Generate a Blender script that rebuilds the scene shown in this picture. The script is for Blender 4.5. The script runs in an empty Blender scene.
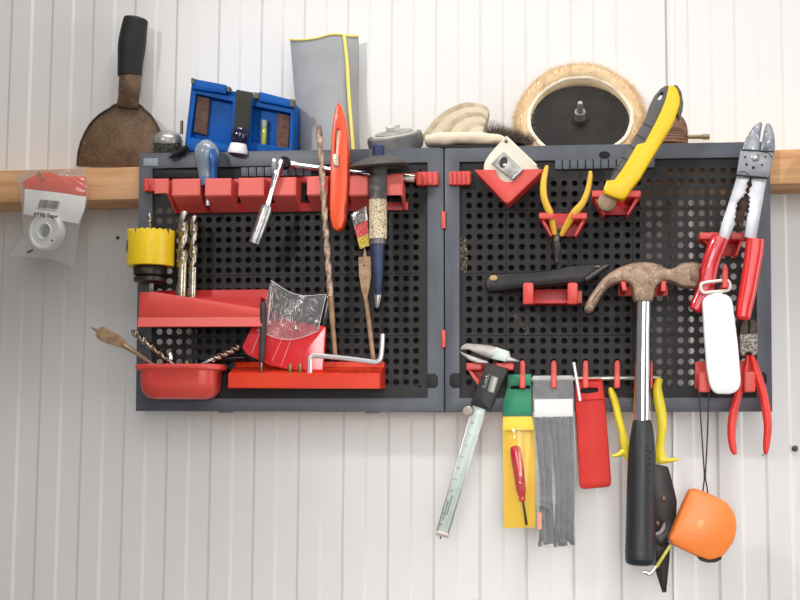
import bpy, bmesh, math, random
from mathutils import Vector, Matrix, noise
random.seed(7)
PI = math.pi
SC = bpy.context.scene
COL = SC.collection
# ------------------------------------------------------------------ camera (photo frame 800x600)
FP = 1300.0
YAW, PITCH, ROLL = 0.12482938, 0.09657625, 0.00683126
CAM = Vector((0.11814496, -1.375, -0.14922249))
R3 = Matrix.Rotation(YAW, 3, 'Z') @ Matrix.Rotation(PI/2 + PITCH, 3, 'X') @ Matrix.Rotation(ROLL, 3, 'Z')
cd = bpy.data.cameras.new('camera'); co = bpy.data.objects.new('camera', cd); COL.objects.link(co)
cd.sensor_width = 36; cd.lens = FP/800*36; cd.clip_start = .01
co.matrix_world = Matrix.Translation(CAM) @ R3.to_4x4()
SC.camera = co
WHITE = None

def P(x, y, d):
    """point on the plane d millimetres in front of the wall that the photograph shows at pixel x, y"""
    v = R3 @ Vector(((x-400)/FP, (300-y)/FP, -1))
    t = (-d/1000 - CAM.y)/v.y
    return CAM + v*t
def SCL(x, y, d): return (P(x+1, y, d)-P(x, y, d)).length
def px(p):
    v = R3.transposed() @ (Vector(p)-CAM)
    return 400+FP*v.x/-v.z, 300-FP*v.y/-v.z

# ------------------------------------------------------------------ materials
def lin(c):
    c = c/255
    return c/12.92 if c <= .04045 else ((c+.055)/1.055)**2.4
def rgb(c): return (lin(c[0]), lin(c[1]), lin(c[2]), 1)
MATS = {}
def M(name, c, rough=.5, metal=0, c2=None, sc=80, lo=.42, hi=.62, bump=0, bsc=300, coat=0, stretch=None, det=6, trans=0, c3=None, sc3=300, spec=.5):
    if name in MATS: return MATS[name]
    m = bpy.data.materials.new(name); m.use_nodes = True
    nt = m.node_tree; N = nt.nodes; L = nt.links
    b = N['Principled BSDF']
    b.inputs['Base Color'].default_value = rgb(c); b.inputs['Roughness'].default_value = rough
    b.inputs['Metallic'].default_value = metal; b.inputs['Coat Weight'].default_value = coat
    b.inputs['Specular IOR Level'].default_value = spec
    b.inputs['Transmission Weight'].default_value = trans
    tc = N.new('ShaderNodeTexCoord'); src = tc.outputs['Object']
    if stretch:
        mp = N.new('ShaderNodeMapping'); mp.inputs['Scale'].default_value = stretch
        L.new(src, mp.inputs['Vector']); src = mp.outputs['Vector']
    if c2:
        n = N.new('ShaderNodeTexNoise'); n.inputs['Scale'].default_value = sc; n.inputs['Detail'].default_value = det
        L.new(src, n.inputs['Vector'])
        r = N.new('ShaderNodeValToRGB'); r.color_ramp.elements[0].position = lo; r.color_ramp.elements[1].position = hi
        r.color_ramp.elements[0].color = rgb(c); r.color_ramp.elements[1].color = rgb(c2)
        L.new(n.outputs['Fac'], r.inputs['Fac']); out = r.outputs['Color']
        if c3:
            n3 = N.new('ShaderNodeTexNoise'); n3.inputs['Scale'].default_value = sc3; n3.inputs['Detail'].default_value = 4
            L.new(src, n3.inputs['Vector'])
            r3 = N.new('ShaderNodeValToRGB'); r3.color_ramp.elements[0].position = .56; r3.color_ramp.elements[1].position = .66
            L.new(n3.outputs['Fac'], r3.inputs['Fac'])
            mx = N.new('ShaderNodeMix'); mx.data_type = 'RGBA'; L.new(r3.outputs['Color'], mx.inputs['Factor'])
            L.new(out, mx.inputs['A']); mx.inputs['B'].default_value = rgb(c3); out = mx.outputs['Result']
        L.new(out, b.inputs['Base Color'])
    if bump:
        n2 = N.new('ShaderNodeTexNoise'); n2.inputs['Scale'].default_value = bsc; n2.inputs['Detail'].default_value = 4
        L.new(src, n2.inputs['Vector'])
        bp = N.new('ShaderNodeBump'); bp.inputs['Strength'].default_value = bump; bp.inputs['Distance'].default_value = .001
        L.new(n2.outputs['Fac'], bp.inputs['Height']); L.new(bp.outputs['Normal'], b.inputs['Normal'])
    MATS[name] = m
    return m
def CLEAR(name, tint=(250, 250, 250), gloss=.12, rough=.15, milky=.05, bump=.12, bsc=45):
    if name in MATS: return MATS[name]
    m = bpy.data.materials.new(name); m.use_nodes = True
    nt = m.node_tree; N = nt.nodes; L = nt.links; N.remove(N['Principled BSDF'])
    o = N['Material Output']
    t = N.new('ShaderNodeBsdfTransparent'); t.inputs['Color'].default_value = rgb(tint)
    g = N.new('ShaderNodeBsdfGlossy'); g.inputs['Roughness'].default_value = rough
    df = N.new('ShaderNodeBsdfDiffuse'); df.inputs['Color'].default_value = (.85, .85, .85, 1)
    n = N.new('ShaderNodeTexNoise'); n.inputs['Scale'].default_value = bsc; n.inputs['Detail'].default_value = 2
    tc = N.new('ShaderNodeTexCoord'); L.new(tc.outputs['Object'], n.inputs['Vector'])
    bp = N.new('ShaderNodeBump'); bp.inputs['Strength'].default_value = bump; bp.inputs['Distance'].default_value = .004; n.inputs['Distortion'].default_value = 1.5
    L.new(n.outputs['Fac'], bp.inputs['Height']); L.new(bp.outputs['Normal'], g.inputs['Normal'])
    a = N.new('ShaderNodeMixShader'); a.inputs[0].default_value = milky; L.new(t.outputs[0], a.inputs[1]); L.new(df.outputs[0], a.inputs[2])
    c = N.new('ShaderNodeMixShader'); c.inputs[0].default_value = gloss; L.new(a.outputs[0], c.inputs[1]); L.new(g.outputs[0], c.inputs[2])
    L.new(c.outputs[0], o.inputs['Surface'])
    MATS[name] = m
    return m

# ------------------------------------------------------------------ shapes
def crom(pts, k, closed=False):
    n = len(pts); out = []
    D = len(pts[0])
    rng = range(n) if closed else range(n-1)
    for i in rng:
        g = (lambda j: pts[j % n]) if closed else (lambda j: pts[min(max(j, 0), n-1)])
        a, b, c, e = g(i-1), g(i), g(i+1), g(i+2)
        for s in range(k):
            t = s/k
            out.append(tuple(.5*(2*b[q]+(c[q]-a[q])*t+(2*a[q]-5*b[q]+4*c[q]-e[q])*t*t+(3*b[q]-a[q]-3*c[q]+e[q])*t**3) for q in range(D)))
    if not closed: out.append(tuple(pts[-1]))
    return out
def sm(pts, k=4): return crom(pts, k, True)
def ell(cx, cy, rx, ry, n=24, a0=0, rot=0):
    c, s = math.cos(rot), math.sin(rot); o = []
    for i in range(n):
        a = a0+2*PI*i/n; x, y = rx*math.cos(a), ry*math.sin(a)
        o.append((cx+x*c-y*s, cy+x*s+y*c))
    return o
def rrect(x0, y0, x1, y1, r, n=4):
    o = []
    for cx, cy, a in ((x1-r, y1-r, 0), (x0+r, y1-r, PI/2), (x0+r, y0+r, PI), (x1-r, y0+r, 3*PI/2)):
        for i in range(n+1): o.append((cx+r*math.cos(a+PI/2*i/n), cy+r*math.sin(a+PI/2*i/n)))
    return o
def rnd(pts, r, n=3):
    """polygon with rounded corners; r one number or one per corner"""
    o = []; N = len(pts)
    for i in range(N):
        p = Vector(pts[i]); a = Vector(pts[i-1])-p; b = Vector(pts[(i+1) % N])-p
        rr = r[i] if isinstance(r, (list, tuple)) else r
        rr = min(rr, a.length*.48, b.length*.48)
        if rr <= 0: o.append(tuple(p)); continue
        A = p+a.normalized()*rr; Bq = p+b.normalized()*rr
        for j in range(n+1):
            t = j/n; o.append(tuple(A*(1-t)**2+p*2*t*(1-t)+Bq*t*t))
    return o
def inset(poly, q):
    """offset a closed 2D polygon inwards by q (mitred)"""
    n = len(poly); ar = sum(poly[i][0]*poly[(i+1) % n][1]-poly[(i+1) % n][0]*poly[i][1] for i in range(n))
    s = 1 if ar > 0 else -1; o = []
    for i in range(n):
        p = Vector(poly[i]); a = (p-Vector(poly[i-1])); b = (Vector(poly[(i+1) % n])-p)
        if a.length < 1e-9: a = b
        if b.length < 1e-9: b = a
        a = a.normalized(); b = b.normalized()
        na = Vector((-a.y, a.x))*s; nb = Vector((-b.y, b.x))*s
        m = na+nb
        if m.length < 1e-6: o.append(tuple(p)); continue
        m = m.normalized(); o.append(tuple(p+m*(q/max(.45, m.dot(na)))))
    return o

class B:
    def __init__(s): s.bm = bmesh.new(); s.mi = 0
    def v(s, p): return s.bm.verts.new(p)
    def f(s, vs):
        try:
            f = s.bm.faces.new(vs); f.material_index = s.mi; return f
        except ValueError: return None
    def loop(s, pts): return [s.v(p) for p in pts]
    def bridge(s, a, b):
        n = len(a)
        for i in range(n): s.f((a[i], a[(i+1) % n], b[(i+1) % n], b[i]))
    def cap(s, loops):
        ed = []
        for l in loops:
            for i in range(len(l)):
                a, b = l[i], l[(i+1) % len(l)]
                e = s.bm.edges.get((a, b)) or s.bm.edges.new((a, b)); ed.append(e)
        if len(loops) == 1 and len(loops[0]) < 5: s.f(loops[0]); return
        r = bmesh.ops.triangle_fill(s.bm, use_beauty=True, use_dissolve=False, edges=ed)
        for g in r['geom']:
            if isinstance(g, bmesh.types.BMFace): g.material_index = s.mi
    def plate(s, out, d, th, bev=.0, holes=(), db=None):
        """outline in photo pixels at distance d (front face, mm), th mm thick towards the wall"""
        fr, bk = [], []
        for k, poly in enumerate([out]+list(holes)):
            w = [P(q[0], q[1], d) for q in poly]
            xz = [(p.x, p.z) for p in w]
            sg = 1 if k == 0 else -1
            y = -d/1000; t = th/1000; bv = (bev if k == 0 else min(bev, .5))/1000
            ls = []
            if bv > 0:
                for fi, fd in ((1, 0), (.29, .29), (0, 1)):
                    z2 = inset(xz, sg*bv*fi) if fi else xz
                    ls.append(s.loop([(a, y+bv*fd, c) for a, c in z2]))
                for fi, fd in ((0, 1), (.29, .29), (1, 0)):
                    z2 = inset(xz, sg*bv*fi) if fi else xz
                    ls.append(s.loop([(a, y+t-bv*fd, c) for a, c in z2]))
            else:
                ls = [s.loop([(a, y, c) for a, c in xz]), s.loop([(a, y+t, c) for a, c in xz])]
            for i in range(len(ls)-1): s.bridge(ls[i], ls[i+1])
            fr.append(ls[0]); bk.append(ls[-1])
        s.cap(fr); s.cap(bk)
        return s
    def box(s, x0, y0, x1, y1, d, th, bev=.6): return s.plate([(x0, y0), (x1, y0), (x1, y1), (x0, y1)], d, th, bev)
    def strip(s, pts, d=None, th=None, n=14, e=2.0, k=5, cap=(.5, .5)):
        """a limb along photo pixels: (x, y, half width[, d[, half thickness mm]])"""
        q = []
        for p in pts:
            p = list(p)
            if len(p) < 4: p.append(d)
            if len(p) < 5: p.append(th if th is not None else p[2]*1000*SCL(p[0], p[1], p[3]))
            q.append(tuple(p))
        if k > 1: q = crom(q, k)
        C = [P(p[0], p[1], p[3]) for p in q]; N = len(C); rings = []
        def ring(c, T, a, b):
            sd = T.cross(Vector((0, 1, 0)))
            sd = Vector((1, 0, 0)) if sd.length < 1e-4 else sd.normalized()
            nn = sd.cross(T).normalized(); o = []
            for i in range(n):
                t = 2*PI*i/n; ct, st = math.cos(t), math.sin(t)
                u = math.copysign(abs(ct)**(2/e), ct); w = math.copysign(abs(st)**(2/e), st)
                o.append(s.v(c+sd*(a*u)+nn*(b*w)))
            return o
        for i in range(N):
            T = (C[min(i+1, N-1)]-C[max(i-1, 0)]).normalized()
            a = max(q[i][2], .02)*SCL(q[i][0], q[i][1], q[i][3]); b = max(q[i][4]/1000, 1e-5)
            if i == 0 and cap[0]:
                for j in (3, 2, 1):
                    ph = PI/2*j/3.3; rings.append(ring(C[i]-T*(a*cap[0]*math.sin(ph)), T, a*math.cos(ph), b*math.cos(ph)))
            rings.append(ring(C[i], T, a, b))
            if i == N-1 and cap[1]:
                for j in (1, 2, 3):
                    ph = PI/2*j/3.3; rings.append(ring(C[i]+T*(a*cap[1]*math.sin(ph)), T, a*math.cos(ph), b*math.cos(ph)))
        for i in range(len(rings)-1): s.bridge(rings[i], rings[i+1])
        s.f(rings[0][::-1]); s.f(rings[-1])
        return s
    def tube(s, pts, r, n=8, closed=False, k=1):
        pts = [Vector(p) for p in pts]
        if k > 1: pts = [Vector(p) for p in crom([tuple(p) for p in pts], k, closed)]
        N = len(pts); rings = []; nx = None
        for i in range(N):
            if closed: T = pts[(i+1) % N]-pts[i-1]
            else: T = pts[min(i+1, N-1)]-pts[max(i-1, 0)]
            T.normalize()
            if nx is None:
                nx = T.orthogonal().normalized()
            nx = (nx-T*nx.dot(T)).normalized(); ny = T.cross(nx)
            rr = r(i/(N-1)) if callable(r) else r
            rings.append([s.v(pts[i]+nx*(rr*math.cos(2*PI*j/n))+ny*(rr*math.sin(2*PI*j/n))) for j in range(n)])
        for i in range(N-1): s.bridge(rings[i], rings[i+1])
        if closed:
            # find the best twist for the closing seam
            a, b = rings[-1], rings[0]; o = min(range(n), key=lambda o: (a[0].co-b[o].co).length)
            s.bridge(a, b[o:]+b[:o])
        else: s.f(rings[0][::-1]); s.f(rings[-1])
        return s
    def lathe(s, o, ax, prof, n=24, sq=None):
        """prof: (distance along axis, radius) in metres; sq: number of sides of a nut"""
        o = Vector(o); ax = Vector(ax).normalized(); a = ax.orthogonal().normalized()
        if abs(ax.z) < .9:
            a = (Vector((0, 0, 1))-ax*ax.z).normalized()
        b = ax.cross(a); n = sq or n
        rings = [[s.v(o+ax*t+a*(max(r, 1e-5)*math.cos(2*PI*j/n))+b*(max(r, 1e-5)*math.sin(2*PI*j/n))) for j in range(n)] for t, r in prof]
        for i in range(len(rings)-1): s.bridge(rings[i], rings[i+1])
        s.f(rings[0][::-1]); s.f(rings[-1])
        return s
    def prism(s, prof, x0, x1):
        """profile of (y, z) points pushed along x from x0 to x1"""
        a = s.loop([(x0, p[0], p[1]) for p in prof]); b = s.loop([(x1, p[0], p[1]) for p in prof])
        s.bridge(a, b); s.cap([a]); s.cap([b]); return s
    def twist(s, p0, p1, r, turns, n=20, m=60, depth=.42, tip=True):
        p0, p1 = Vector(p0), Vector(p1); ax = (p1-p0); Ln = ax.length; ax.normalize()
        a = ax.orthogonal().normalized(); b = ax.cross(a); rings = []
        for i in range(m+1):
            t = i/m; ph = turns*2*PI*t; k = 1
            if tip and t < .06: k = .12+.88*t/.06
            R = []
            for j in range(n):
                th = 2*PI*j/n; w = .5+.5*math.cos(2*(th-ph)); q = r*k*(1-depth*max(0, w*1.5-.5)**.8)
                R.append(s.v(p0+ax*(Ln*t)+a*(q*math.cos(th))+b*(q*math.sin(th))))
            rings.append(R)
        for i in range(m): s.bridge(rings[i], rings[i+1])
        s.f(rings[0][::-1]); s.f(rings[-1]); return s
    def sheet(s, fn, nu, nv, th):
        """closed slab over a (u,v) grid; fn gives (x, y, d) in photo pixels and mm"""
        F, K = [], []
        for i in range(nu+1):
            r, r2 = [], []
            for j in range(nv+1):
                x, y, d = fn(i/nu, j/nv)[:3]; p = P(x, y, d)
                r.append(s.v(p)); r2.append(s.v(p+Vector((0, (th(i/nu, j/nv) if callable(th) else th)/1000, 0))))
            F.append(r); K.append(r2)
        for i in range(nu):
            for j in range(nv):
                s.f((F[i][j], F[i+1][j], F[i+1][j+1], F[i][j+1])); s.f((K[i][j], K[i][j+1], K[i+1][j+1], K[i+1][j]))
        for i in range(nu):
            s.f((F[i][0], K[i][0], K[i+1][0], F[i+1][0])); s.f((F[i][nv], F[i+1][nv], K[i+1][nv], K[i][nv]))
        for j in range(nv):
            s.f((F[0][j], F[0][j+1], K[0][j+1], K[0][j])); s.f((F[nu][j], K[nu][j], K[nu][j+1], F[nu][j+1]))
        return s
    def fibre(s, p, q, w, mid=None):
        p, q = Vector(p), Vector(q); t = (q-p)
        a = t.cross(Vector((random.uniform(-1, 1), random.uniform(-1, 1), random.uniform(-1, 1))))
        if a.length < 1e-9: return
        a = a.normalized()*w; c = t.cross(a).normalized()*w
        v = [s.v(p+a), s.v(p-a*.5+c*.8), s.v(p-a*.5-c*.8), s.v(q)]
        s.f((v[0], v[1], v[3])); s.f((v[1], v[2], v[3])); s.f((v[2], v[0], v[3]))
    def text(s, body, x, y, size, d, rot=0, th=.0002):
        cu = bpy.data.curves.new('t', 'FONT'); cu.body = body; cu.size = size; cu.extrude = th/2; cu.offset = size*.018; cu.align_x = 'LEFT'
        o = bpy.data.objects.new('t', cu); COL.objects.link(o)
        oe = o.evaluated_get(bpy.context.evaluated_depsgraph_get()); me = oe.to_mesh(); T = Matrix.Translation(P(x, y, d)) @ Matrix.Rotation(PI/2, 4, 'X') @ Matrix.Rotation(rot, 4, 'Z')
        vs = [s.v(T @ v.co) for v in me.vertices]
        for pl in me.polygons: s.f([vs[i] for i in pl.vertices])
        oe.to_mesh_clear(); bpy.data.objects.remove(o); bpy.data.curves.remove(cu)
        return s
    def out(s, name, mats, parent=None, ang=.7, loc=None, jit=0):
        me = bpy.data.meshes.new(name); bm = s.bm
        bmesh.ops.recalc_face_normals(bm, faces=bm.faces)
        base = Vector((0, 0, 0)); r = parent
        while r is not None: base = base+r.location; r = r.parent
        if parent is None:
            if loc is None:
                xs = [v.co for v in bm.verts]
                loc = Vector(((min(c.x for c in xs)+max(c.x for c in xs))/2, (min(c.y for c in xs)+max(c.y for c in xs))/2, min(c.z for c in xs)))
            base = Vector(loc)
        bmesh.ops.translate(bm, vec=-base, verts=bm.verts)
        bm.to_mesh(me); bm.free()
        for m in (mats if isinstance(mats, (list, tuple)) else [mats]): me.materials.append(m)
        me.shade_smooth(); me.set_sharp_from_angle(angle=ang)
        o = bpy.data.objects.new(name, me); COL.objects.link(o)
        if parent is None: o.location = base
        else: o.parent = parent
        return o
def tag(o, label, cat, group=None):
    o['label'] = label; o['category'] = cat
    if group: o['group'] = group
    return o
def thing(name, label, cat, at, group=None):
    o = bpy.data.objects.new(name, None); COL.objects.link(o); o.empty_display_size = .02
    o.location = P(*at); return tag(o, label, cat, group)
def V(x, y, d): return P(x, y, d)

# ------------------------------------------------------------------ colours
wallm = M('white_painted_panel', (232, 230, 228), .38, bump=.06, bsc=40)
wood = M('pine', (230, 180, 132), .6, c2=(196, 138, 88), sc=9, lo=.40, hi=.72, stretch=(1, 6, 12), c3=(212, 164, 110), sc3=20, det=8)
frame_m = M('slate_plastic', (87, 91, 100), .45, c2=(77, 81, 90), sc=25, bump=.1, bsc=900)
sheet_m = M('black_plastic_sheet', (28, 27, 28), .5, spec=.3, c2=(36, 34, 34), sc=18, lo=.45, hi=.75, bump=.12, bsc=700)
seam_m = M('black_gap', (14, 14, 15), .8)
red = M('red_plastic', (216, 70, 62), .38, c2=(222, 78, 68), sc=14, bump=.04, bsc=600)
red2 = M('orange_red_plastic', (236, 82, 34), .3)
darkred = M('deep_red_plastic', (196, 40, 40), .4)
yellow = M('yellow_plastic', (250, 208, 20), .35, c2=(240, 196, 14), sc=30)
yel_grip = M('yellow_dipped_grip', (246, 200, 72), .4, c2=(232, 180, 58), sc=60)
yel_lemon = M('lemon_grip', (240, 220, 50), .35)
greyrub = M('grey_rubber', (92, 92, 90), .55)
blackrub = M('black_rubber', (36, 35, 35), .5, spec=.35, bump=.1, bsc=500)
black_m = M('black_plastic', (22, 21, 21), .4, spec=.35)
chrome = M('chrome', (225, 225, 228), .14, 1)
steel = M('brushed_steel', (196, 196, 196), .32, 1, c2=(160, 158, 156), sc=120)
dsteel = M('dark_steel', (112, 110, 108), .42, .8, c2=(70, 66, 62), sc=160)
hsssteel = M('drill_steel', (190, 180, 166), .26, 1, c2=(150, 136, 116), sc=120)
rust = M('rusted_steel', (124, 98, 74), .5, .3, c2=(92, 68, 48), sc=50, lo=.32, hi=.68, bump=.2, bsc=500, c3=(132, 112, 92), sc3=420, det=9)
rust_lt = M('rusty_head_steel', (176, 148, 126), .55, .35, c2=(138, 108, 88), sc=130, lo=.36, hi=.66, bump=.3, bsc=420, c3=(196, 180, 160), sc3=520)
spade_m = M('rusty_brown_steel', (178, 146, 114), .6, .25, c2=(152, 120, 90), sc=120, bump=.15, bsc=500)
blue = M('blue_plastic', (0, 88, 172), .5, spec=.18, c2=(0, 82, 162), sc=30)
navy = M('navy_plastic', (16, 26, 72), .2, coat=.4)
white_p = M('white_plastic', (246, 246, 246), .4)
cream_p = M('cream_plastic', (232, 224, 206), .4)
paper = M('white_paper', (240, 239, 236), .7)
orange = M('orange_plastic', (246, 132, 52), .38, c2=(248, 138, 58), sc=20)
wool_m = M('lambswool', (232, 208, 170), .95, c2=(220, 190, 148), sc=60, lo=.4, hi=.7)
hem_m = M('cream_cloth', (240, 228, 206), .9, bump=.4, bsc=300)
felt_m = M('cream_felt', (200, 184, 158), .95, c2=(176, 158, 130), sc=80, bump=.6, bsc=260)

# ------------------------------------------------------------------ the setting
def struct(o): o['kind'] = 'structure'; return o
def wall():
    b = B(); z0, z1 = -.95, .85; per = .0485
    seam = P(669.5, 300, 0).x
    prof = []
    x = seam; xs = []
    def run(x0, x1):
        pr = [(x0, .004), (x0, 0)]
        k = x0+.020
        while k < x1-.03:
            pr += [(k, 0), (k+.0030, .0017), (k+.0242, .0017), (k+.0272, 0)]; k += per
        pr += [(x1, 0), (x1, .004)]
        return pr
    left = run(seam-.0008-per*24, seam-.0012); right = run(seam+.0012, seam+per*16)
    for pr in (left, [(seam-.0012, .004), (seam+.0012, .004)], right):
        lo = [b.v((p[0], p[1], z0)) for p in pr]; hi = [b.v((p[0], p[1], z1)) for p in pr]
        for i in range(len(pr)-1): b.f((lo[i], lo[i+1], hi[i+1], hi[i]))
    # thickness behind
    xa, xb = left[0][0], right[-1][0]
    q = [(xa, .004), (xb, .004), (xb, .04), (xa, .04)]
    lo = [b.v((p[0], p[1], z0)) for p in q]; hi = [b.v((p[0], p[1], z1)) for p in q]
    for i in range(1, 4): b.f((lo[i], lo[(i+1) % 4], hi[(i+1) % 4], hi[i]))
    o = b.out('wall_back', wallm, loc=(0, 0, 0), ang=.2)
    return struct(o)
wall()
b = B(); b.plate([(670, -160), (673.2, -160), (678, 800), (674.6, 800)], 1.8, 1.6, .3); struct(b.out('trim_1', M('panel_joint_edge', (250, 250, 248), .4)))
b = B()
b.plate([(-200, 175.9), (505, 156.9), (507, 176), (655, 172), (657, 152.7), (1100, 140.8), (1100, 176.2), (-200, 206.9)], 60, 60, 1.2)
beam = b.out('trim_2', wood); struct(beam)
b = B(); b.plate([(176, 394.5), (655, 394), (655, 407), (176, 407)], 59.6, 57, 1); struct(b.out('light_block_batten', wood))  # unseen batten added to keep light from below off the wall behind
TOPZ = P(300, 165.5, 60).z                        # top of the beam, about level
for x, y, r in ((118, 238, 2.0), (795, 448.5, 3.2), (763, 455, .9)):
    b = B(); b.lathe(P(x, y, -1), (0, -1, 0), [(0, r*.00095), (.0018, r*.001), (.0028, r*.0006), (.003, 0)], 10)
    o = b.out('screw', M('grey_screw', (96, 92, 92), .5, .5))
    tag(o, {118: 'tiny grey screw head in the wall, left of the yellow hole saw', 795: 'grey screw head in the white wall at the right edge',
            763: 'minute screw head in the wall below the small red pliers'}[x], 'screw')

# ------------------------------------------------------------------ the two tool boards
FL = [(139, 153), (443.6, 147.2), (444.2, 412), (135.3, 411)]
FR = [(444.4, 147.2), (770, 141.2), (772.6, 411.6), (445, 412)]
RL = [(152.5, 168.5), (427.5, 162.3), (427.5, 398), (151, 398.5)]
RR = [(459.5, 162), (757, 157), (756.5, 397.5), (459.5, 398)]
def peg_panel(side, label):
    left = side == 'left'
    F, Rr = (FL, RL) if left else (FR, RR)
    root = thing('tool_board', label, 'pegboard', ((F[3][0]+F[2][0])/2, 411, 67))
    b = B(); b.plate(F, 75, 15, 1.4, [Rr]); b.out('frame', frame_m, root)
    # perforated sheet
    if left:
        X0, DX, NC = 159.6, 9.86, 27
        yl = lambda r: 180.5+10.08*r; yr = lambda r: 174.8+10.36*r
    else:
        X0, DX, NC = 469, 10.58, 27
        yl = lambda r: 174.5+10.40*r; yr = lambda r: 170.3+10.62*r
    NR = 21; XE = X0+DX*(NC-1)
    def pt(i, j):
        x = X0+DX*i; t = (x-X0)/(XE-X0); return x, yl(j)*(1-t)+yr(j)*t
    def hole(i, j):
        x, y = pt(i, j)
        if left: return not (j < 1) and not (j < 3 and i < 2)
        if j == 0: return x > 662
        if j == 1: return x > 548
        return True
    b = B(); d0, d1 = 71.0, 63.0; vc = {}
    def vv(x, y, d):
        k = (round(x, 2), round(y, 2), d)
        if k not in vc: vc[k] = b.v(P(x, y, d))
        return vc[k]
    for i in range(NC):
        for j in range(NR):
            q = [pt(i+a, j+c) for a, c in ((-.5, -.5), (0, -.5), (.5, -.5), (.5, 0), (.5, .5), (0, .5), (-.5, .5), (-.5, 0))]
            if not hole(i, j):
                b.f([vv(*p, d0) for p in q]); b.f([vv(*p, d1) for p in q[::-1]]); continue
            x, y = pt(i, j); r = 3.0
            A = []
            for m in range(16):
                a = PI*1.25+2*PI*m/16; A.append((x+r*math.cos(a), y+r*math.sin(a)))
            f0 = [vv(*p, d0) for p in q]; c0 = [b.v(P(*p, d0)) for p in A]; c1 = [b.v(P(*p, d1)) for p in A]; f1 = [vv(*p, d1) for p in q]
            for m in range(8):
                n = (m+1) % 8
                b.f((f0[m], f0[n], c0[2*n], c0[2*m+1])); b.f((f0[m], c0[2*m+1], c0[2*m]))
                b.f((f1[m], c1[2*m], c1[2*m+1])); b.f((f1[m], c1[2*m+1], c1[2*n], f1[n]))
            b.bridge(c0, c1)
    # plain margins round the grid
    ga, gb, gc, gd = pt(-.5, -.5), pt(NC-.5, -.5), pt(NC-.5, NR-.5), pt(-.5, NR-.5)
    R2 = inset(Rr, -1.5)
    for d in (d0, d1):
        o4 = [vv(*p, d) for p in R2]; g4 = [vv(*p, d) for p in (ga, gb, gc, gd)]
        b.bridge(o4, g4)
    b.mi = 1
    w = .35
    def seam_line(x0, y0, x1, y1):
        if abs(x0-x1) < 20 and abs(y1-y0) > 50: b.plate([(x0-w, y0), (x0+w, y0), (x1+w, y1), (x1-w, y1)], 71.2, .4)
        else: b.plate([(x0, y0-w), (x1, y1-w), (x1, y1+w), (x0, y0+w)], 71.2, .4)
    for ci in ((3, 10, 15, 22) if left else (4, 11, 16, 23)):
        a, c = pt(ci-.5, -.4), pt(ci-.5, NR-.5); seam_line(a[0], a[1], c[0], c[1])
    for rj in (4, 10, 16):
        a, c = pt(-.4, rj-.5), pt(NC-.6, rj-.5); seam_line(a[0], a[1], c[0], c[1])
    dusty = M('dusty_black_sheet', (39, 37, 37), .55, spec=.3, c2=(47, 45, 44), sc=16, lo=.45, hi=.75, bump=.12, bsc=700)
    b.out('peg_sheet', [dusty, seam_m], root)
    bp = [(197, 172), (424, 167), (424, 396), (197, 396)] if left else [(463, 166), (640, 163), (640, 395), (463, 396)]
    b = B(); b.plate(bp, 61.6, 1.2); b.out('hole_darkening_plate', seam_m, root)  # unseen plate added behind the sheet so its holes render dark
    return root
tbl = peg_panel('left', 'left slate-framed black pegboard holding the red bin rail, red bowl and red tray')
tbr = peg_panel('right', 'right slate-framed black pegboard holding the claw hammer, crimping pliers and knife')
cutm = M('latch_black', (24, 24, 25), .5, spec=.3)
def sub(name, root, mat, fn, **k):
    b = B(); fn(b); return b.out(name, mat, root, **k)
# fittings moulded into the boards
sub('label_plate', tbl, M('pale_label', (150, 155, 165), .5), lambda b: b.box(143.5, 158.2, 158, 166, 75.8, 1.2, .3))
sub('end_plug', tbl, sheet_m, lambda b: b.box(153.5, 169.5, 241, 178, 73.5, 3, .5))
def slots(b, x0, y0, x1, y1, n):
    for i in range(n):
        a = x0+(x1-x0)*i/n; c = x0+(x1-x0)*(i+1)/n-.9; t = (y1-y0)/n
        b.box(a, y0+t*i, c, y0+t*i+9.2, 75, 4.5, .5)
strip_m = M('slate_strip', (84, 90, 100), .45)
sub('slot_strip', tbl, strip_m, lambda b: slots(b, 241, 167.3, 312, 166, 9))
sub('slot_strip', tbr, strip_m, lambda b: slots(b, 555, 160, 655.5, 158.2, 13))
def latch(cx0, cx1, y0, y1, flip):
    def f(b):
        pts = [(cx0, y0), (cx1-3, y0), (cx1, y0+3), (cx1, y1-3), (cx1-3, y1), (cx0, y1)] if not flip else [(cx1, y0), (cx0+3, y0), (cx0, y0+3), (cx0, y1-3), (cx0+3, y1), (cx1, y1)]
        b.plate(pts, 75.5, 2, .4)
    return f
sub('latch', tbl, cutm, latch(427, 438, 373.5, 388, False))
sub('latch', tbr, cutm, latch(449.5, 460, 373, 388, True))
sub('latch', tbr, cutm, latch(756, 767, 372, 386, False))
for a, c in ((211, 228.5), (330, 347.5)):
    sub('hinge_pin', tbl, red, lambda b: b.box(441.6, a, 445.4, c, 78, 6, .7)); 
sub('socket', tbr, seam_m, lambda b: b.plate(ell(604.5, 155, 5.6, 3.8, 20), 75.4, 1))
sub('socket', tbr, seam_m, lambda b: b.plate(ell(597, 175, 8, 6.5, 20), 71.6, 1))
sub('foot', tbl, frame_m, lambda b: b.box(218, 409.5, 231, 412.6, 74, 10, .4))
sub('foot', tbl, frame_m, lambda b: b.box(365, 410, 378, 413, 74, 10, .4))
def dirt(b):
    for k in range(110):
        x, y, s = random.uniform(460.5, 467), random.uniform(238, 273), random.uniform(.3, 1.2)
        b.plate(sm([(x+s*random.uniform(.5, 1.3)*math.cos(a), y+1.6*s*random.uniform(.5, 1.3)*math.sin(a)) for a in (0, 1, 2, 3.1, 4.2, 5.2)], 2), 71.35, .3)
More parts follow.
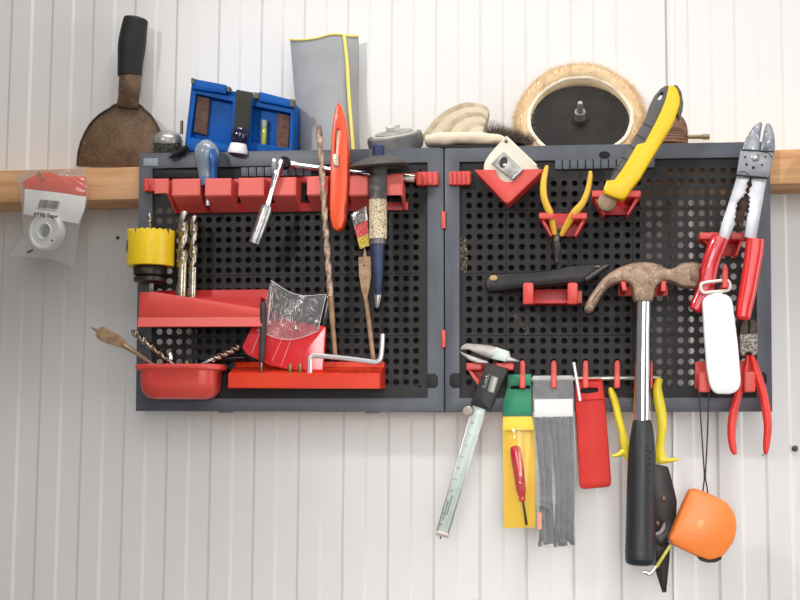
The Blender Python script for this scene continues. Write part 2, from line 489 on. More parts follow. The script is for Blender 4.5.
def dirt2(b):
    for k in range(70):
        t = random.random(); x, y, s = 514+14*t+random.gauss(0, 1.5), 312+22*t+random.gauss(0, 1.4), random.uniform(.15, .5)
        b.plate([(x+s*random.uniform(.5, 1.5)*math.cos(a), y+s*random.uniform(.5, 1.5)*math.sin(a)) for a in (0, 1, 2, 3.1, 4.2, 5.2)], 71.35, .3)
for fn in (dirt, dirt2): sub('dirt_stain', tbr, M('dried_dirt', (140, 128, 110), .9, c2=(96, 90, 80), sc=200), fn)['kind'] = 'stuff'

# ================================================================== things standing on top of the boards and beam
# scraper with a round steel blade
T = thing('scraper', 'rusty round-bladed scraper with black rubber handle standing on the beam, leaning on the wall', 'scraper', (120, 167, 30))
BL = sm([(115, 106), (103, 111.5), (91, 122), (82, 137), (77.5, 154), (76.3, 164)], 4)
blade = [(117.5, 103), (110, 107.5), (100, 113.5), (90, 123.5), (82.5, 136), (78, 150), (76.2, 166.6), (165, 165.2), (165, 152), (162.5, 138), (158.5, 127), (152, 116), (144, 108), (138.5, 104)]
b = B(); b.plate(rnd(blade, 3), 19, 2.4, .6); blade_o = b.out('blade', rust, T)
b = B(); b.tube([P(x, y, 20) for x, y in ((165, 151), (162.5, 138), (158.5, 127), (152, 116.5), (144, 108.5), (138, 104.5), (117, 104), (110, 108), (100, 114), (90, 124), (83, 136.5), (78.6, 150), (76.8, 166))], .0009, 6, k=3); b.out('rolled_rim', dsteel, blade_o)
sub('ferrule', T, rust, lambda b: b.strip([(127.5, 107, 11.5, 21, 3), (128.5, 99, 10.6, 22, 6), (129.6, 88, 11, 23, 10), (130.6, 72, 11, 23, 10)], cap=(.1, .1)))
sub('handle', T, blackrub, lambda b: b.strip([(129.8, 76, 11.8, 23, 11), (130.5, 62, 12.2, 23, 12), (132, 45, 13.4, 23, 13), (134, 30, 12.6, 23, 12), (136, 19.5, 11.8, 23, 11)], cap=(.1, .22), e=2.3))

# wire cup brush
T = thing('cup_brush', 'grey steel wire cup brush lying on the left board, left of the blue case', 'wire brush', (168, 152, 45))
ax = Vector((.05, -.35, .93)).normalized(); o0 = P(168, 153.5, 48)
sub('cup', T, M('grey_cup_steel', (168, 166, 160), .35, .6), lambda b: b.lathe(o0+ax*.015, ax, [(-.002, .0152), (.002, .0148), (.005, .0130), (.0075, .0095), (.009, .005), (.0094, 0)], 28))
b = B()
b.lathe(o0, ax, [(0, .014), (.008, .0145), (.014, .0140)], 28)
for i in range(1200):
    a = random.uniform(0, 2*PI); r = random.uniform(.0140, .0160); t = random.uniform(-.001, .013)
    u = ax.orthogonal().normalized(); w = ax.cross(u)
    p = o0+ax*t+(u*math.cos(a)+w*math.sin(a))*r
    b.fibre(p, p+ax*random.uniform(-.003, .003)+(u*random.uniform(-1, 1)+w*random.uniform(-1, 1))*.0016, .00025)
b.out('wire_bristles', M('crimped_wire', (146, 142, 132), .45, .6, c2=(58, 55, 52), sc=900, lo=.45, hi=.55), T)
sub('shank', T, M('brass_shank', (120, 112, 84), .4, .8), lambda b: b.lathe(P(181.5, 134, 38), (0, 0, 1), [(0, .0017), (.0145, .0017)], 10))
b = B()
for i in range(260):
    t = random.random(); p = P(170+19*t+random.gauss(0, 1.2), 157.5-9*t+random.gauss(0, 1.2), random.uniform(76.5, 82))
    b.fibre(p, p+Vector((random.uniform(-.004, .004), random.uniform(-.001, .001), random.uniform(-.003, .003))), .0004)
b.strip([(171, 157, .9, 79), (176, 155, 2.2, 79), (182, 151, 3.6, 78), (187, 147, 2.6, 76)], n=8, k=3)
tag(b.out('rag_scrap', M('black_fibre', (26, 25, 24), .9)), 'tuft of black fibre over the board edge, just below the wire cup brush', 'rag')

# blue case
T = thing('plastic_case', 'blue plastic case with brown pads and a dark strap, on top of the left board', 'case', (240, 151, 50))
cse = [(191.6, 81), (226.5, 86), (227.5, 90), (258, 94.5), (259, 91.5), (293, 100), (294, 108), (293, 152), (183.6, 152.5)]
S1 = [(192.2, 89), (293.2, 107), (292.6, 151.5), (184.2, 151.5)]
fieldL = [(196, 93.5), (232.5, 101.5), (232, 146), (190, 137)]
fieldR = [(252, 105.5), (290.5, 113), (289, 148.5), (251, 142)]
sub('shell', T, blue, lambda b: (b.plate(rnd(S1, 1.5), 64, 10, .8, [fieldL, fieldR]), b.plate(rnd(cse, 1.5), 56, 34, 1.2)))
sub('top_flap', T, blue, lambda b: b.plate(rnd([(192, 78.2), (226.4, 84.8), (226, 94), (191, 88.5)], 1.5), 68, 12, 1.2))
sub('top_flap', T, blue, lambda b: (b.plate(rnd([(259, 91.2), (293, 100.2), (293.5, 108), (258, 101)], 1.5), 68, 12, 1.2)))
pad = M('brown_abrasive_pad', (106, 78, 68), .9, c2=(86, 62, 54), sc=200)
sub('pad', T, pad, lambda b: b.plate([(197.5, 96), (209.5, 98.5), (206.5, 135), (193.5, 132)], 60.5, 6, .5))
sub('pad', T, pad, lambda b: b.plate([(277.5, 113), (290, 115.8), (288, 150), (276, 147.5)], 60.5, 6, .5))
sub('ledge', T, blue, lambda b: b.plate(rnd([(186.5, 137), (232, 145.5), (232, 151.5), (184.8, 151.5)], 1), 67, 6, .8))
vial = sub('spirit_vial', T, M('vial_frame', (20, 60, 96), .4), lambda b: b.plate(rnd([(260.5, 118.5), (268, 120), (267, 148), (260, 147)], 1), 60.5, 5, .5))
sub('glass_tube', vial, M('green_vial', (150, 176, 40), .12, c2=(190, 196, 90), sc=60, coat=.5), lambda b: b.strip([(264.6, 121.5, 2.3, 61.5), (263.8, 145, 2.3, 61.5)], k=1, cap=(.3, .3)))
sub('bubble_sight', vial, M('sight_grey', (150, 164, 150), .2), lambda b: b.strip([(264.7, 120.5, 2.5, 62), (264.3, 127.5, 2.5, 62)], k=1, cap=(.1, .1)))
sub('strap', T, M('dark_webbing', (52, 50, 44), .85, bump=.5, bsc=900), lambda b: b.sheet(lambda u, v: (235.5+16.5*v+(.8-2.6*u)-(1.8*u*v), 89.5+3*v+42*u, 70+2.5*math.sin(PI*min(1, u*3)/2)-.3), 14, 4, 2))
hinge = M('olive_metal', (90, 92, 74), .5, .5)
for x, y, x2, y2 in ((191, 77.6, 194.5, 84), (226.5, 86, 230, 92), (253.5, 92, 259, 99), (290, 98.5, 294, 107)):
    sub('hinge_end', T, hinge, lambda b: b.plate(rnd([(x, y), (x2, y+.7), (x2, y2), (x, y2-.7)], .6), 69.5, 9, .5))

# navy and white bottle in front of it
T = thing('glue_bottle', 'small bottle with dark navy body and white cap, in front of the blue case', 'bottle', (238, 153, 68))
ax = Vector((.12, -.1, 1)).normalized(); o0 = P(237.5, 153.5, 76)
sub('cap', T, white_p, lambda b: b.lathe(o0, ax, [(0, .0102), (.002, .0104), (.009, .0086), (.0105, .0078)], 26))
sub('body', T, M('shiny_navy', (10, 16, 56), .08, coat=1), lambda b: b.lathe(o0+ax*.0106, ax, [(0, .0072), (.002, .0086), (.007, .0093), (.012, .0088), (.0155, .0066), (.0165, 0)], 26))

# grey pouch
T = thing('tool_pouch', 'tall grey fabric pouch with yellow piping standing on the left board against the wall', 'pouch', (328, 160, 35))
pouch_m = M('grey_fabric', (164, 165, 167), .85, bump=.25, bsc=1500, c2=(157, 158, 160), sc=30)
LE = crom([(290, 39.5), (292, 64), (294.5, 92), (297.5, 125), (300.5, 163)], 6); RE = crom([(358, 36), (358.6, 60), (358, 95), (358.5, 130), (359.5, 163)], 6)
TOPC = crom([(290, 39.5), (300, 40), (312, 39.2), (323, 37.6), (331, 34.8), (342, 34.2), (345, 35.8), (358, 36)], 3)
def pouch(u, v):
    i = u*(len(LE)-1); a = LE[int(i)]; c = RE[int(i)]
    x = a[0]*(1-v)+c[0]*v; y = a[1]*(1-v)+c[1]*v
    k = v*(len(TOPC)-1); q = TOPC[int(k)]; k2 = min(int(k)+1, len(TOPC)-1); ty = q[1]+(TOPC[k2][1]-q[1])*(k-int(k))
    y += (ty-(LE[0][1]*(1-v)+RE[0][1]*v))*(1-u)
    crease = .79+.13*u*(1-u*.1)
    d = 12+30*math.sin(PI*min(1, v/.97)*.94+.1)**.6*(.45+.55*u) if v < crease else 12+30*math.sin(PI*.79)**.6*(.45+.55*u)*(1-(v-crease)/(1-crease)*.8)
    return x, y, d+1.5*math.sin(9*v+3*u)*(.3+u*.3)
sub('body', T, pouch_m, lambda b: b.sheet(pouch, 24, 30, 4))
pip = M('yellow_piping', (244, 226, 124), .7)
def pipe(b, pts, r): b.tube([P(*pouch(u, v)[:2], pouch(u, v)[2]+.8) for u, v in pts], r, 8)
sub('piping', T, pip, lambda b: pipe(b, [(0.0, k/24*.78) for k in range(25)], .0012))
sub('piping', T, pip, lambda b: pipe(b, [(0.0, .8+k/6*.2) for k in range(7)], .0014))
sub('piping', T, pip, lambda b: pipe(b, [(k/24, .79+.13*(k/24)) for k in range(25)], .0019))

# grey buffing wheel with a nut
T = thing('buffing_wheel', 'round grey buffing wheel with a steel hex nut, on top of the left board', 'buffing wheel', (395, 151, 55))
ax = Vector((-.12, -.36, .92)).normalized(); o0 = P(395.5, 142, 50)
sub('wheel', T, M('grey_compound', (124, 124, 124), .8, c2=(104, 104, 104), sc=60, bump=.3, bsc=200), lambda b: b.lathe(o0, ax, [(-.009, .0262), (-.007, .0285), (.004, .0292), (.0075, .0284), (.0082, .0262)], 44))
sub('face_ring', T, M('cream_ring', (206, 200, 184), .6), lambda b: b.lathe(o0, ax, [(.007, .0245), (.0093, .024), (.0096, .022), (.0088, .0205), (.007, .0204)], 44))
sub('flange', T, M('grey_flange', (160, 160, 158), .45, .4), lambda b: b.lathe(o0, ax, [(.007, .0206), (.0105, .0196), (.0112, .016), (.0116, .006)], 40))
nut = sub('nut', T, M('zinc_nut', (206, 204, 196), .35, .45), lambda b: b.lathe(o0, ax, [(.0114, .0072), (.0116, .0078), (.0168, .0078), (.0175, .0072), (.0176, .003)], sq=6))

# folded felt disc
T = thing('felt_pad', 'folded cream felt polishing disc on top of the boards, right of the grey wheel', 'polishing pad', (462, 146, 50))
b = B()
for k, (s, d) in enumerate(((1, 40), (.86, 45), (.71, 50), (.56, 55), (.41, 60), (.26, 65))):
    cx, cy = 482, 134
    base = [(424, 140), (428, 127), (436, 117.5), (446, 110), (456, 105), (466, 102.5), (476, 102.5), (484, 105), (489, 110), (488, 118), (484, 128), (482, 140)]
    b.mi = k % 2
    b.plate(sm([(cx+(x-cx)*s, cy+(y-cy)*s+(0 if y < 139 else 6*(1-s))) for x, y in base], 3), d, 14, 1.5)
for v in b.bm.verts:
    n = noise.noise(v.co*160); v.co += Vector((n, n, noise.noise(v.co*130+Vector((3, 1, 2)))))*.0007
b.out('folded_half', [felt_m, M('pale_felt', (212, 198, 174), .95, bump=.5, bsc=260)], T)
b = B(); b.strip([(427, 140.5, 5.2, 66, 10), (440, 140, 7, 66, 12), (460, 139, 6.4, 66, 12), (478, 139.2, 6.2, 66, 12), (494, 140, 5.6, 66, 11), (504, 141, 3.6, 66, 8)], n=20, e=2.6, k=8)
for v in b.bm.verts: v.co += Vector((0, 0, noise.noise(v.co*120)*.0014))
b.out('lower_half', M('felt_underside', (228, 214, 190), .95, bump=.5, bsc=200), T)
sub('dark_under_strip', T, blackrub, lambda b: b.strip([(441, 148.2, 2.4, 70, 6), (465, 147.4, 2.6, 70, 6), (495, 147, 2.2, 70, 6)], k=2))  # thin black strip along the bottom of the felt

# dark bristle brush
T = thing('bristle_brush', 'dark brown bristle wheel brush lying between the cream felt disc and the woolly bonnet', 'brush', (512, 145, 45))
sub('hub', T, M('brush_hub', (70, 58, 48), .7), lambda b: b.strip([(492, 137, 5, 40, 8), (512, 140, 6, 40, 9), (528, 144, 5, 40, 8)], k=3))
b = B()
for i in range(2600):
    t = random.random(); p = P(488+44*t, 140+4*t, random.uniform(30, 56))
    a = random.gauss(.2, .55); L_ = random.uniform(.007, .023)*(1-.45*t)
    b.fibre(p, p+Vector((math.sin(a)*L_, random.gauss(0, .25)*L_, math.cos(a)*L_)), .00028)
b.out('bristles', M('dark_bristle', (62, 52, 44), .7, c2=(110, 96, 80), sc=400), T)

# lambswool bonnet on a black backing pad
T = thing('polishing_bonnet', 'lambswool polishing bonnet around a black backing pad with spindle, leaning on the wall', 'polishing bonnet', (580, 146, 40))
e = math.radians(31); nrm = Vector((0, -math.cos(e), math.sin(e))); up = Vector((0, math.sin(e), math.cos(e))); rt = Vector((1, 0, 0))
c0 = P(580, 120, 33)
sub('backing_pad', T, M('black_pad', (33, 30, 28), .7, spec=.3, c2=(44, 40, 37), sc=40, bump=.2, bsc=300), lambda b: b.lathe(c0-nrm*.010, nrm, [(0, .049), (.002, .0518), (.008, .0524), (.010, .050)], 56))
hubb = sub('hub', T, M('hub_black', (26, 24, 23), .7, spec=.3), lambda b: b.lathe(c0, nrm, [(-.001, .0095), (.0008, .009), (.0014, .0065)], 28))
spin = sub('spindle', T, M('spindle_steel', (150, 148, 142), .5, .5), lambda b: b.lathe(c0, nrm, [(.002, .0056), (.0125, .0056), (.0128, .0046), (.012, .003), (.0245, .0029), (.0255, .0022)], 20))
def ringpt(a, R, off, ry=1.0): return c0+rt*(R*math.cos(a))+up*(R*math.sin(a)*ry)-nrm*off
b = B(); na = 72; nb = 14; rr = []
def woolp(a, q):
    up_ = max(0, math.sin(a)); R = .0585+.0005*up_; tr = (.0092+.0028*up_)*(1-.45*max(0,-math.sin(a)))+.0012*noise.noise(Vector((math.cos(a)*3, math.sin(a)*3, q)))
    cpt = ringpt(a, R, .007-.000*up_)+Vector((0, 0, .009))*up_**1.5
    rad = (rt*math.cos(a)+up*math.sin(a))
    return cpt+rad*(tr*math.cos(q))+nrm*(tr*1.15*math.sin(q)), rad*math.cos(q)+nrm*math.sin(q)
for i in range(na):
    rr.append([b.v(woolp(2*PI*i/na, 2*PI*j/nb)[0]) for j in range(nb)])
for i in range(na): b.bridge(rr[i], rr[(i+1) % na])
for i in range(16000):
    a = random.uniform(0, 2*PI); q = random.gauss(.3, 1.1); p, n_ = woolp(a, q)
    if p.z < TOPZ-.004: continue
    b.fibre(p-n_*.001, p+(n_+Vector((random.gauss(0, .5), random.gauss(0, .3), random.gauss(0, .5))))*random.uniform(.0012, .0046), .0002)
b.out('wool', wool_m, T)
b = B(); b.tube([ringpt(2*PI*i/60, .0532+.0012*noise.noise(Vector((i*.3, 0, 0))), -.0015)+Vector((0, 0, .006))*max(0, math.sin(2*PI*i/60))**1.5 for i in range(60)], .0024, 10, closed=True)
b.out('hem', hem_m, T)
b = B(); prev = None; first = None
for i in range(61):
    a = 2*PI*i/60; rg = [b.v(ringpt(a, R, o_)+Vector((0, 0, .006))*max(0, math.sin(a))**1.5*k) for R, o_, k in ((.0532, 0, 1), (.0526, .008, .9), (.048, .0125, .4), (.0, .0125, 0))]
    if prev: [b.f((prev[j], prev[j+1], rg[j+1], rg[j])) for j in range(3)]
    prev = rg
bmesh.ops.remove_doubles(b.bm, verts=b.bm.verts, dist=1e-5)
b.out('lining', hem_m, T)

# flap wheel behind the knife
T = thing('flap_wheel', 'brown striped flap wheel with thin shank, behind the top of the yellow knife', 'flap wheel', (676, 142, 45))
b = B(); ax = Vector((1, .0, 0))
prof = []
for i in range(13):
    r = .0125 if i % 2 else .0118
    prof += [(i*.0022, r), (i*.0022+.0018, r)]
c1 = P(664, 129.5, 48)
sub('flaps', T, M('brown_abrasive', (156, 118, 96), .85, c2=(110, 80, 64), sc=140, stretch=(.3, .3, 4), bump=.4), lambda b: b.lathe(P(669, 144, 40), (0.02, -.05, 1), [(0, .0195)]+[q for k in range(12) for q in ((.001+k*.0024, .0192*math.sqrt(1-(k/13)**3.2)), (.0026+k*.0024, .0192*math.sqrt(1-(k/13)**3.2)), (.0028+k*.0024, .0183*math.sqrt(1-(k/13)**3.2)))]+[(.0302, .004)], 32))
sub('shank', T, M('dull_brass', (150, 138, 112), .45, .7), lambda b: b.lathe(P(687, 136.8, 48), (1, .1, 0), [(0, .0022), (.016, .0022), (.0162, .0029), (.0225, .0029), (.0228, .001)], 12))

# ================================================================== on the left board
def xz(x, y, d): p = P(x, y, d); return p.x, p.z
# red bin rail
T = thing('bin_rail', 'red plastic rail of small slanted bins along the top of the left board', 'tool rail', (285, 212, 72))
b = B(); b.plate([(176, 204), (408, 202), (408, 210), (176, 213)], 73.5, 2.4, .5); b.plate([(155, 181), (416, 173), (416, 179), (155, 187.5)], 73.5, 2.4, .5); rail_o = b.out('back_strip', darkred, T)
def bin_(x0, x1, yt, yb, ybk, last=False):
    b = B(); D0, D1 = 73.6, 104
    X0, zt = xz(x0, yt, D1); X1 = xz(x1, yt, D1)[0]; zb = xz(x0, yb, D1)[1]; zk = xz(x0, ybk, D0)[1]
    y0, y1, w = -D0/1000, -D1/1000, .0016
    b.prism([(y1, zt), (y1+w, zt), (y1+w, zb+.0008), (y1, zb)], X0, X1)
    side = [(y1+w, zt-.0002), (y0, zt-(.009 if last else 0)), (y0, zk), (y1+w, zb+.0004)]
    b.prism(side, X1-w, X1-.0001)
    if not last: b.prism(side, X0+.0001, X0+w)
    if not last: b.prism([(y1+w, zb+.0008), (y0, zk+.0016), (y0, zk), (y1+w, zb)], X0+w, X1-w)
    bmesh.ops.bevel(b.bm, geom=[e for e in b.bm.edges if abs(e.verts[0].co.y-y1) < 1e-6 and abs(e.verts[1].co.y-y1) < 1e-6], offset=.0011, segments=3, affect='EDGES')
    return b.out('bin', M('coral_bin_plastic', (230, 100, 90), .42, c2=(234, 106, 96), sc=20), T)
bin_(154.5, 168.3, 178.6, 194, 213.5, True)
bin_(172.2, 199.8, 178.8, 196.2, 213); bin_(205, 231, 178.4, 196.2, 212.5); bin_(238.4, 263.8, 177.8, 196.2, 212); bin_(272.4, 295.6, 177.4, 196, 211.5)
bin_(307, 327.6, 176.2, 195.4, 211); bin_(349, 368.2, 175.6, 195.6, 210.5); bin_(386, 402.3, 174.6, 195.8, 210, True)
def clip(root, x0, x1, y0, y1):
    b = B(); b.plate(rnd([(x0, y0), (x1, y0-.3), (x1, y1-.3), (x0, y1)], 2.5), 79, 8, .8)
    n = max(2, int((x1-x0)/4.6))
    for i in range(n):
        c = x0+(x1-x0)*(i+.5)/n; w = (x1-x0)/n*.32
        b.plate(rnd([(c-w, y0+.4), (c+w, y0+.3), (c+w, y1-.6), (c-w, y1-.5)], 1), 81, 4, .7)
    return b.out('end_clip', red, root)
clip(T, 143, 156, 178.6, 191.6); clip(T, 416, 438.5, 171.8, 185.6)
b = B(); b.plate(rnd([(448.6, 171.4), (471, 170.8), (471, 185), (448.6, 185.6)], 2.5), 79, 4.5, .8)
for i in range(5):
    c = 450.9+4.4*i; b.plate(rnd([(c-1.4, 171.8), (c+1.4, 171.7), (c+1.4, 184.6), (c-1.4, 184.7)], 1), 81, 4, .7)
tag(b.out('ridged_clip', red), 'red ridged clip alone at the top left corner of the right board', 'clip')

# clear and blue screwdriver
T = thing('screwdriver', 'stubby screwdriver with clear grey and blue bulb handle standing in the red bin rail', 'screwdriver', (207, 208, 92))
hd = sub('handle', T, M('smoky_clear_handle', (134, 146, 160), .12, coat=.6), lambda b: b.strip([(207.5, 184, 8, 92), (207, 172, 8.6, 92), (206.8, 161, 11.4, 92), (206.6, 153, 12.2, 92), (206.5, 146, 10, 92), (206.5, 142, 6, 92)], n=20, k=6, cap=(.2, .35)))
sub('blue_insert', hd, M('blue_grip_insert', (40, 92, 160), .3), lambda b: b.strip([(214, 183, 3.2, 95, 7), (213.3, 170, 3.6, 96, 7), (213.5, 160, 4.6, 97, 9), (213.2, 152, 3.6, 96.5, 8)], n=14, k=5, cap=(.6, .9)))
sub('collar', hd, M('clear_blue_band', (92, 122, 160), .2), lambda b: b.strip([(207.4, 186, 8.6, 92), (207.3, 178, 8.8, 92)], n=20, k=2, cap=(.1, .1)))
sub('shaft', T, steel, lambda b: b.strip([(207.5, 184, 2.6, 92), (207.8, 206, 2.6, 92)], k=1, cap=(.1, .1)))

# socket wrench
T = thing('socket_wrench', 'chrome swivel wrench with a long bar and hanging socket, lying on the red bin rail', 'wrench', (275, 175, 92))
bar = sub('bar', T, chrome, lambda b: b.strip([(284, 163.6, 4.6, 84), (296, 165.2, 3.9, 84), (297, 165.4, 3.2, 84), (356, 172.6, 2.4, 82), (402, 178, 2.4, 80)], k=1, n=16))
sub('bar_end', bar, M('bright_end', (220, 216, 206), .25, 1), lambda b: b.strip([(404, 178, 4, 82), (414.5, 179.2, 4, 82)], k=1, n=16, e=5, cap=(.2, .2)))
head = sub('swivel_head', T, chrome, lambda b: (b.plate(rnd([(270.5, 158.5), (274, 156.6), (280.5, 157), (283, 160), (281, 168), (278, 174.6), (273.5, 176), (270.6, 171)], 2.5), 113, 14, 1.6)))
sub('swivel_eye', head, M('dark_eye', (26, 25, 26), .4, .5), lambda b: b.lathe(P(284, 163.4, 92), (.4, -1, .1), [(-.002, .0066), (.0, .0068), (.004, .0064), (.0052, .0054)], 24))
sub('shaft', T, chrome, lambda b: b.strip([(276.5, 172, 4.2, 110), (273, 186, 2.8, 110), (269.5, 199, 2.8, 111), (267.5, 206, 3.4, 111)], n=14, k=3))
sk = sub('socket', T, steel, lambda b: b.strip([(267.6, 206, 5.4, 111), (266, 211, 6.8, 111), (262, 223, 6.6, 112), (254.4, 243.4, 6.2, 112)], n=18, k=1, cap=(.1, 0)))
pa, pb = P(254.4, 243.4, 112), P(262, 223, 112)
sub('socket_mouth', sk, M('dark_red_mouth', (88, 40, 40), .6), lambda b: b.lathe(pa+(pb-pa)*.02, pa-pb, [(0, .0047), (.0011, .0047), (.0014, .002)], sq=6))

# long masonry drill
T = thing('masonry_drill', 'long thin rusty masonry drill bit standing upright in the red tray, crossing the bin rail', 'drill bit', (336, 357, 92))
fl = M('rusty_flute', (196, 168, 146), .5, .3, c2=(146, 116, 94), sc=160, c3=(206, 188, 170), sc3=500)
sub('flute', T, fl, lambda b: b.twist(P(318.9, 126.6, 109), P(330.3, 296, 103), .0032, 4.6, m=120, n=14, depth=.4))
sub('tip', T, M('carbide_tip', (120, 98, 88), .5, .5), lambda b: b.strip([(318.8, 126, 2.6, 109, 1.2), (319.6, 136, 3.2, 109, 1.2)], k=1, e=4, cap=(.2, .1)))
sub('shank', T, spade_m, lambda b: b.strip([(330, 292, 3.1, 103), (332.4, 322, 2.9, 98), (332.6, 324, 2.3, 98), (335.6, 358, 2.2, 92)], k=1, cap=(.1, .1)))

# orange knife
T = thing('utility_knife', 'bright orange snap-off knife with a long slot, hanging in the bin rail', 'knife', (338, 231, 96))
ko = [(338, 101.5), (341.5, 107), (344.8, 118), (347.2, 134), (348, 152), (347.6, 176), (346.4, 200), (344.8, 218), (342.4, 227), (337, 230.6), (332.4, 227.5), (329.8, 217), (329.4, 200), (330, 176), (330.6, 150), (331.6, 132), (333.4, 116), (335.4, 107)]
slot = [(335.8, 130), (336.6, 128.4), (339.2, 128.6), (339.4, 130), (337.6, 154), (333.9, 154)]
sub('body', T, red2, lambda b: b.plate(ko, 110, 17, 1.9, [slot]))
sub('blade', T, M('cream_blade', (232, 214, 188), .4, .2), lambda b: b.plate([(336.8, 129), (339.4, 129.2), (337.8, 154), (335.4, 154)], 106.5, 1.2))
sub('slot_floor', T, M('dark_slot', (70, 26, 20), .6), lambda b: b.plate([(334, 128), (340, 128), (340, 156), (333, 156)], 104, 1))
sub('slider', T, M('silver_slider', (206, 196, 180), .35, .6), lambda b: (b.box(333.4, 154, 338.4, 166, 112.4, 4, .7), [b.box(333.8, 156+2.4*i, 338, 157+2.4*i, 113, 1.4, .2) for i in range(4)]))
sub('tail_seam', T, M('brown_seam', (120, 40, 22), .6), lambda b: b.strip([(343.6, 200, 1, 109.2, .6), (345, 207, 1.4, 109.2, .6), (344.2, 214, .8, 109.2, .6)], k=3))

# chisel with a hand guard
T = thing('chisel', 'blue chisel with grey disc hand guard and speckled cream sleeve, hanging point down', 'chisel', (378, 309, 106))
gm = M('grey_guard', (84, 80, 76), .6, c2=(70, 66, 62), sc=40)
gc = P(379, 163, 106)
sub('hand_guard', T, gm, lambda b: b.lathe(gc, (-.06, -.15, 1), [(-.004, .009), (-.003, .020), (-.0036, .0285), (-.0022, .0300), (.000, .0284), (.003, .021), (.006, .013), (.0072, .0085)], 48))
sub('strike_end', T, M('blue_enamel', (34, 50, 96), .45), lambda b: b.lathe(P(378.5, 157.5, 106), (-.02, -.1, 1), [(-.002, .006), (.0, .0062), (.0115, .0060), (.0128, .0048)], 20))
sub('grip', T, M('dark_grip', (80, 80, 80), .6, c2=(66, 66, 66), sc=60, c3=(120, 114, 104), sc3=160), lambda b: b.strip([(378.6, 165, 8.8, 106), (378, 182, 8.8, 106), (378, 202, 8.8, 107)], k=2, n=24, cap=(.1, .1)))
sub('sleeve', T, M('speckled_cream', (228, 212, 182), .8, c2=(176, 142, 96), sc=420, lo=.5, hi=.62, c3=(110, 90, 64), sc3=520), lambda b: b.strip([(378, 200, 9, 107), (378, 239, 8.9, 107)], k=2, n=24, cap=(.05, .05)))
sub('ferrule', T, M('grey_ring', (118, 112, 112), .4, .5), lambda b: b.strip([(378, 238.6, 8.2, 107), (378, 244.5, 8, 107)], k=1, n=24, cap=(.05, .1)))
sub('shank', T, M('blue_enamel_shank', (26, 42, 76), .4, c2=(44, 58, 92), sc=80), lambda b: b.strip([(378, 243, 6.8, 107), (378.2, 262, 6, 107, 6), (378.3, 280, 4.6, 107, 5), (378, 295, 3.4, 107, 3)], k=3, n=16, e=2.6, cap=(.05, .1)))
sub('point', T, steel, lambda b: b.strip([(378, 293, 3.6, 107, 3), (377.6, 301, 2.8, 107, 2), (377.2, 307.5, 1.5, 107, .8)], k=2, n=12, e=3, cap=(.1, .5)))

# spade bit standing in the tray, with its printed sleeve
T = thing('spade_bit', 'rusty spade bit with a printed sleeve, standing in the red tray beside the chisel', 'drill bit', (372, 358, 92))
sp = [(358.2, 257), (370.8, 256.4), (371, 276), (369.4, 287), (366.6, 300), (364.4, 300), (361.6, 291), (359.2, 277)]
sub('blade', T, spade_m, lambda b: (b.plate(rnd(sp, .8), 97, 2, .4, [ell(364.2, 265.5, .9, .9, 10)])))
sub('shaft', T, spade_m, lambda b: b.strip([(365.4, 296, 2.2, 96), (369, 322, 2.4, 94), (373.4, 359, 2.3, 92)], k=1, cap=(.1, .1)))
sub('point', T, spade_m, lambda b: b.plate([(363, 257.5), (366.4, 257.3), (366, 252), (364.4, 246)], 97, 1.6))
def lerp2(a, c, t): return (a[0]+(c[0]-a[0])*t, a[1]+(c[1]-a[1])*t)
SL, SR, SB, SBR = (350.8, 214.2), (366.4, 205.4), (360, 249), (369.4, 245.6)
def band(t0, t1): return [lerp2(SL, SB, t0), lerp2(SR, SBR, t0), lerp2(SR, SBR, t1), lerp2(SL, SB, t1)]
slv = sub('sleeve', T, CLEAR('clear_sleeve', (236, 236, 230), .22, .12, .06), lambda b: b.plate(band(0, 1), 99, 2.2, .3))
sub('red_print', slv, M('print_red', (206, 50, 64), .5, c2=(226, 120, 110), sc=600, lo=.5, hi=.6), lambda b: b.plate(band(.36, .70), 99.5, .4))
sub('yellow_print', slv, M('print_yellow', (214, 186, 60), .5, c2=(120, 110, 30), sc=500, lo=.5, hi=.62), lambda b: b.plate(band(.70, 1), 99.5, .4))
sub('pale_print', slv, M('print_pale', (196, 190, 178), .5, c2=(70, 66, 60), sc=500, lo=.48, hi=.56), lambda b: b.plate(band(.08, .34), 98.6, .3))

# hole saw
T = thing('hole_saw', 'yellow hole saw with black arbor, toothed rim up, standing on the slanted shelf', 'hole saw', (152, 292, 100))
hx, hd_ = 150.3, 100
hp = P(hx, 266.5, hd_); sc_ = SCL(hx, 250, hd_); R_ = 22.9*sc_; H_ = 34*sc_; axh = Vector((0, 0, 1))
def cup(b):
    n = 96; rings = []
    for t, r, tooth in ((.0, R_*.94, 0), (.0, R_*.985, 0), (.0015, R_, 0), (H_, R_, 1), (H_, R_*.93, 1), (.003, R_*.93, 0)):
        L_ = []
        for j in range(n):
            a = 2*PI*j/n; tt = t+(.0018*((j % 4)/3)-.0008 if tooth else 0)
            if tooth and j % 24 in (17, 18): tt = t-.006
            L_.append(b.v(hp+Vector((r*math.cos(a), r*math.sin(a), tt))))
        rings.append(L_)
    for i in range(len(rings)-1): b.bridge(rings[i], rings[i+1])
    b.f(rings[0]); b.f(rings[-1])
cupo = sub('cup', T, M('yellow_enamel', (250, 210, 24), .35, c2=(246, 202, 18), sc=20, c3=(240, 200, 30), sc3=260), cup, ang=.5)
def vslot(b):
    pts = []
    for a, zz in ((-2.72, .4), (-2.58, .36), (-2.5, .5), (-2.56, .7), (-2.7, .72)):
        pts.append(hp+Vector((R_*1.006*math.cos(a), R_*1.006*math.sin(a), H_*zz)))
    b.f([b.v(p) for p in pts]); b.f([b.v(p*1+Vector((-.0002, -.0004, 0))) for p in pts])
sub('side_slot', cupo, M('slot_dark', (40, 34, 20), .7), vslot)
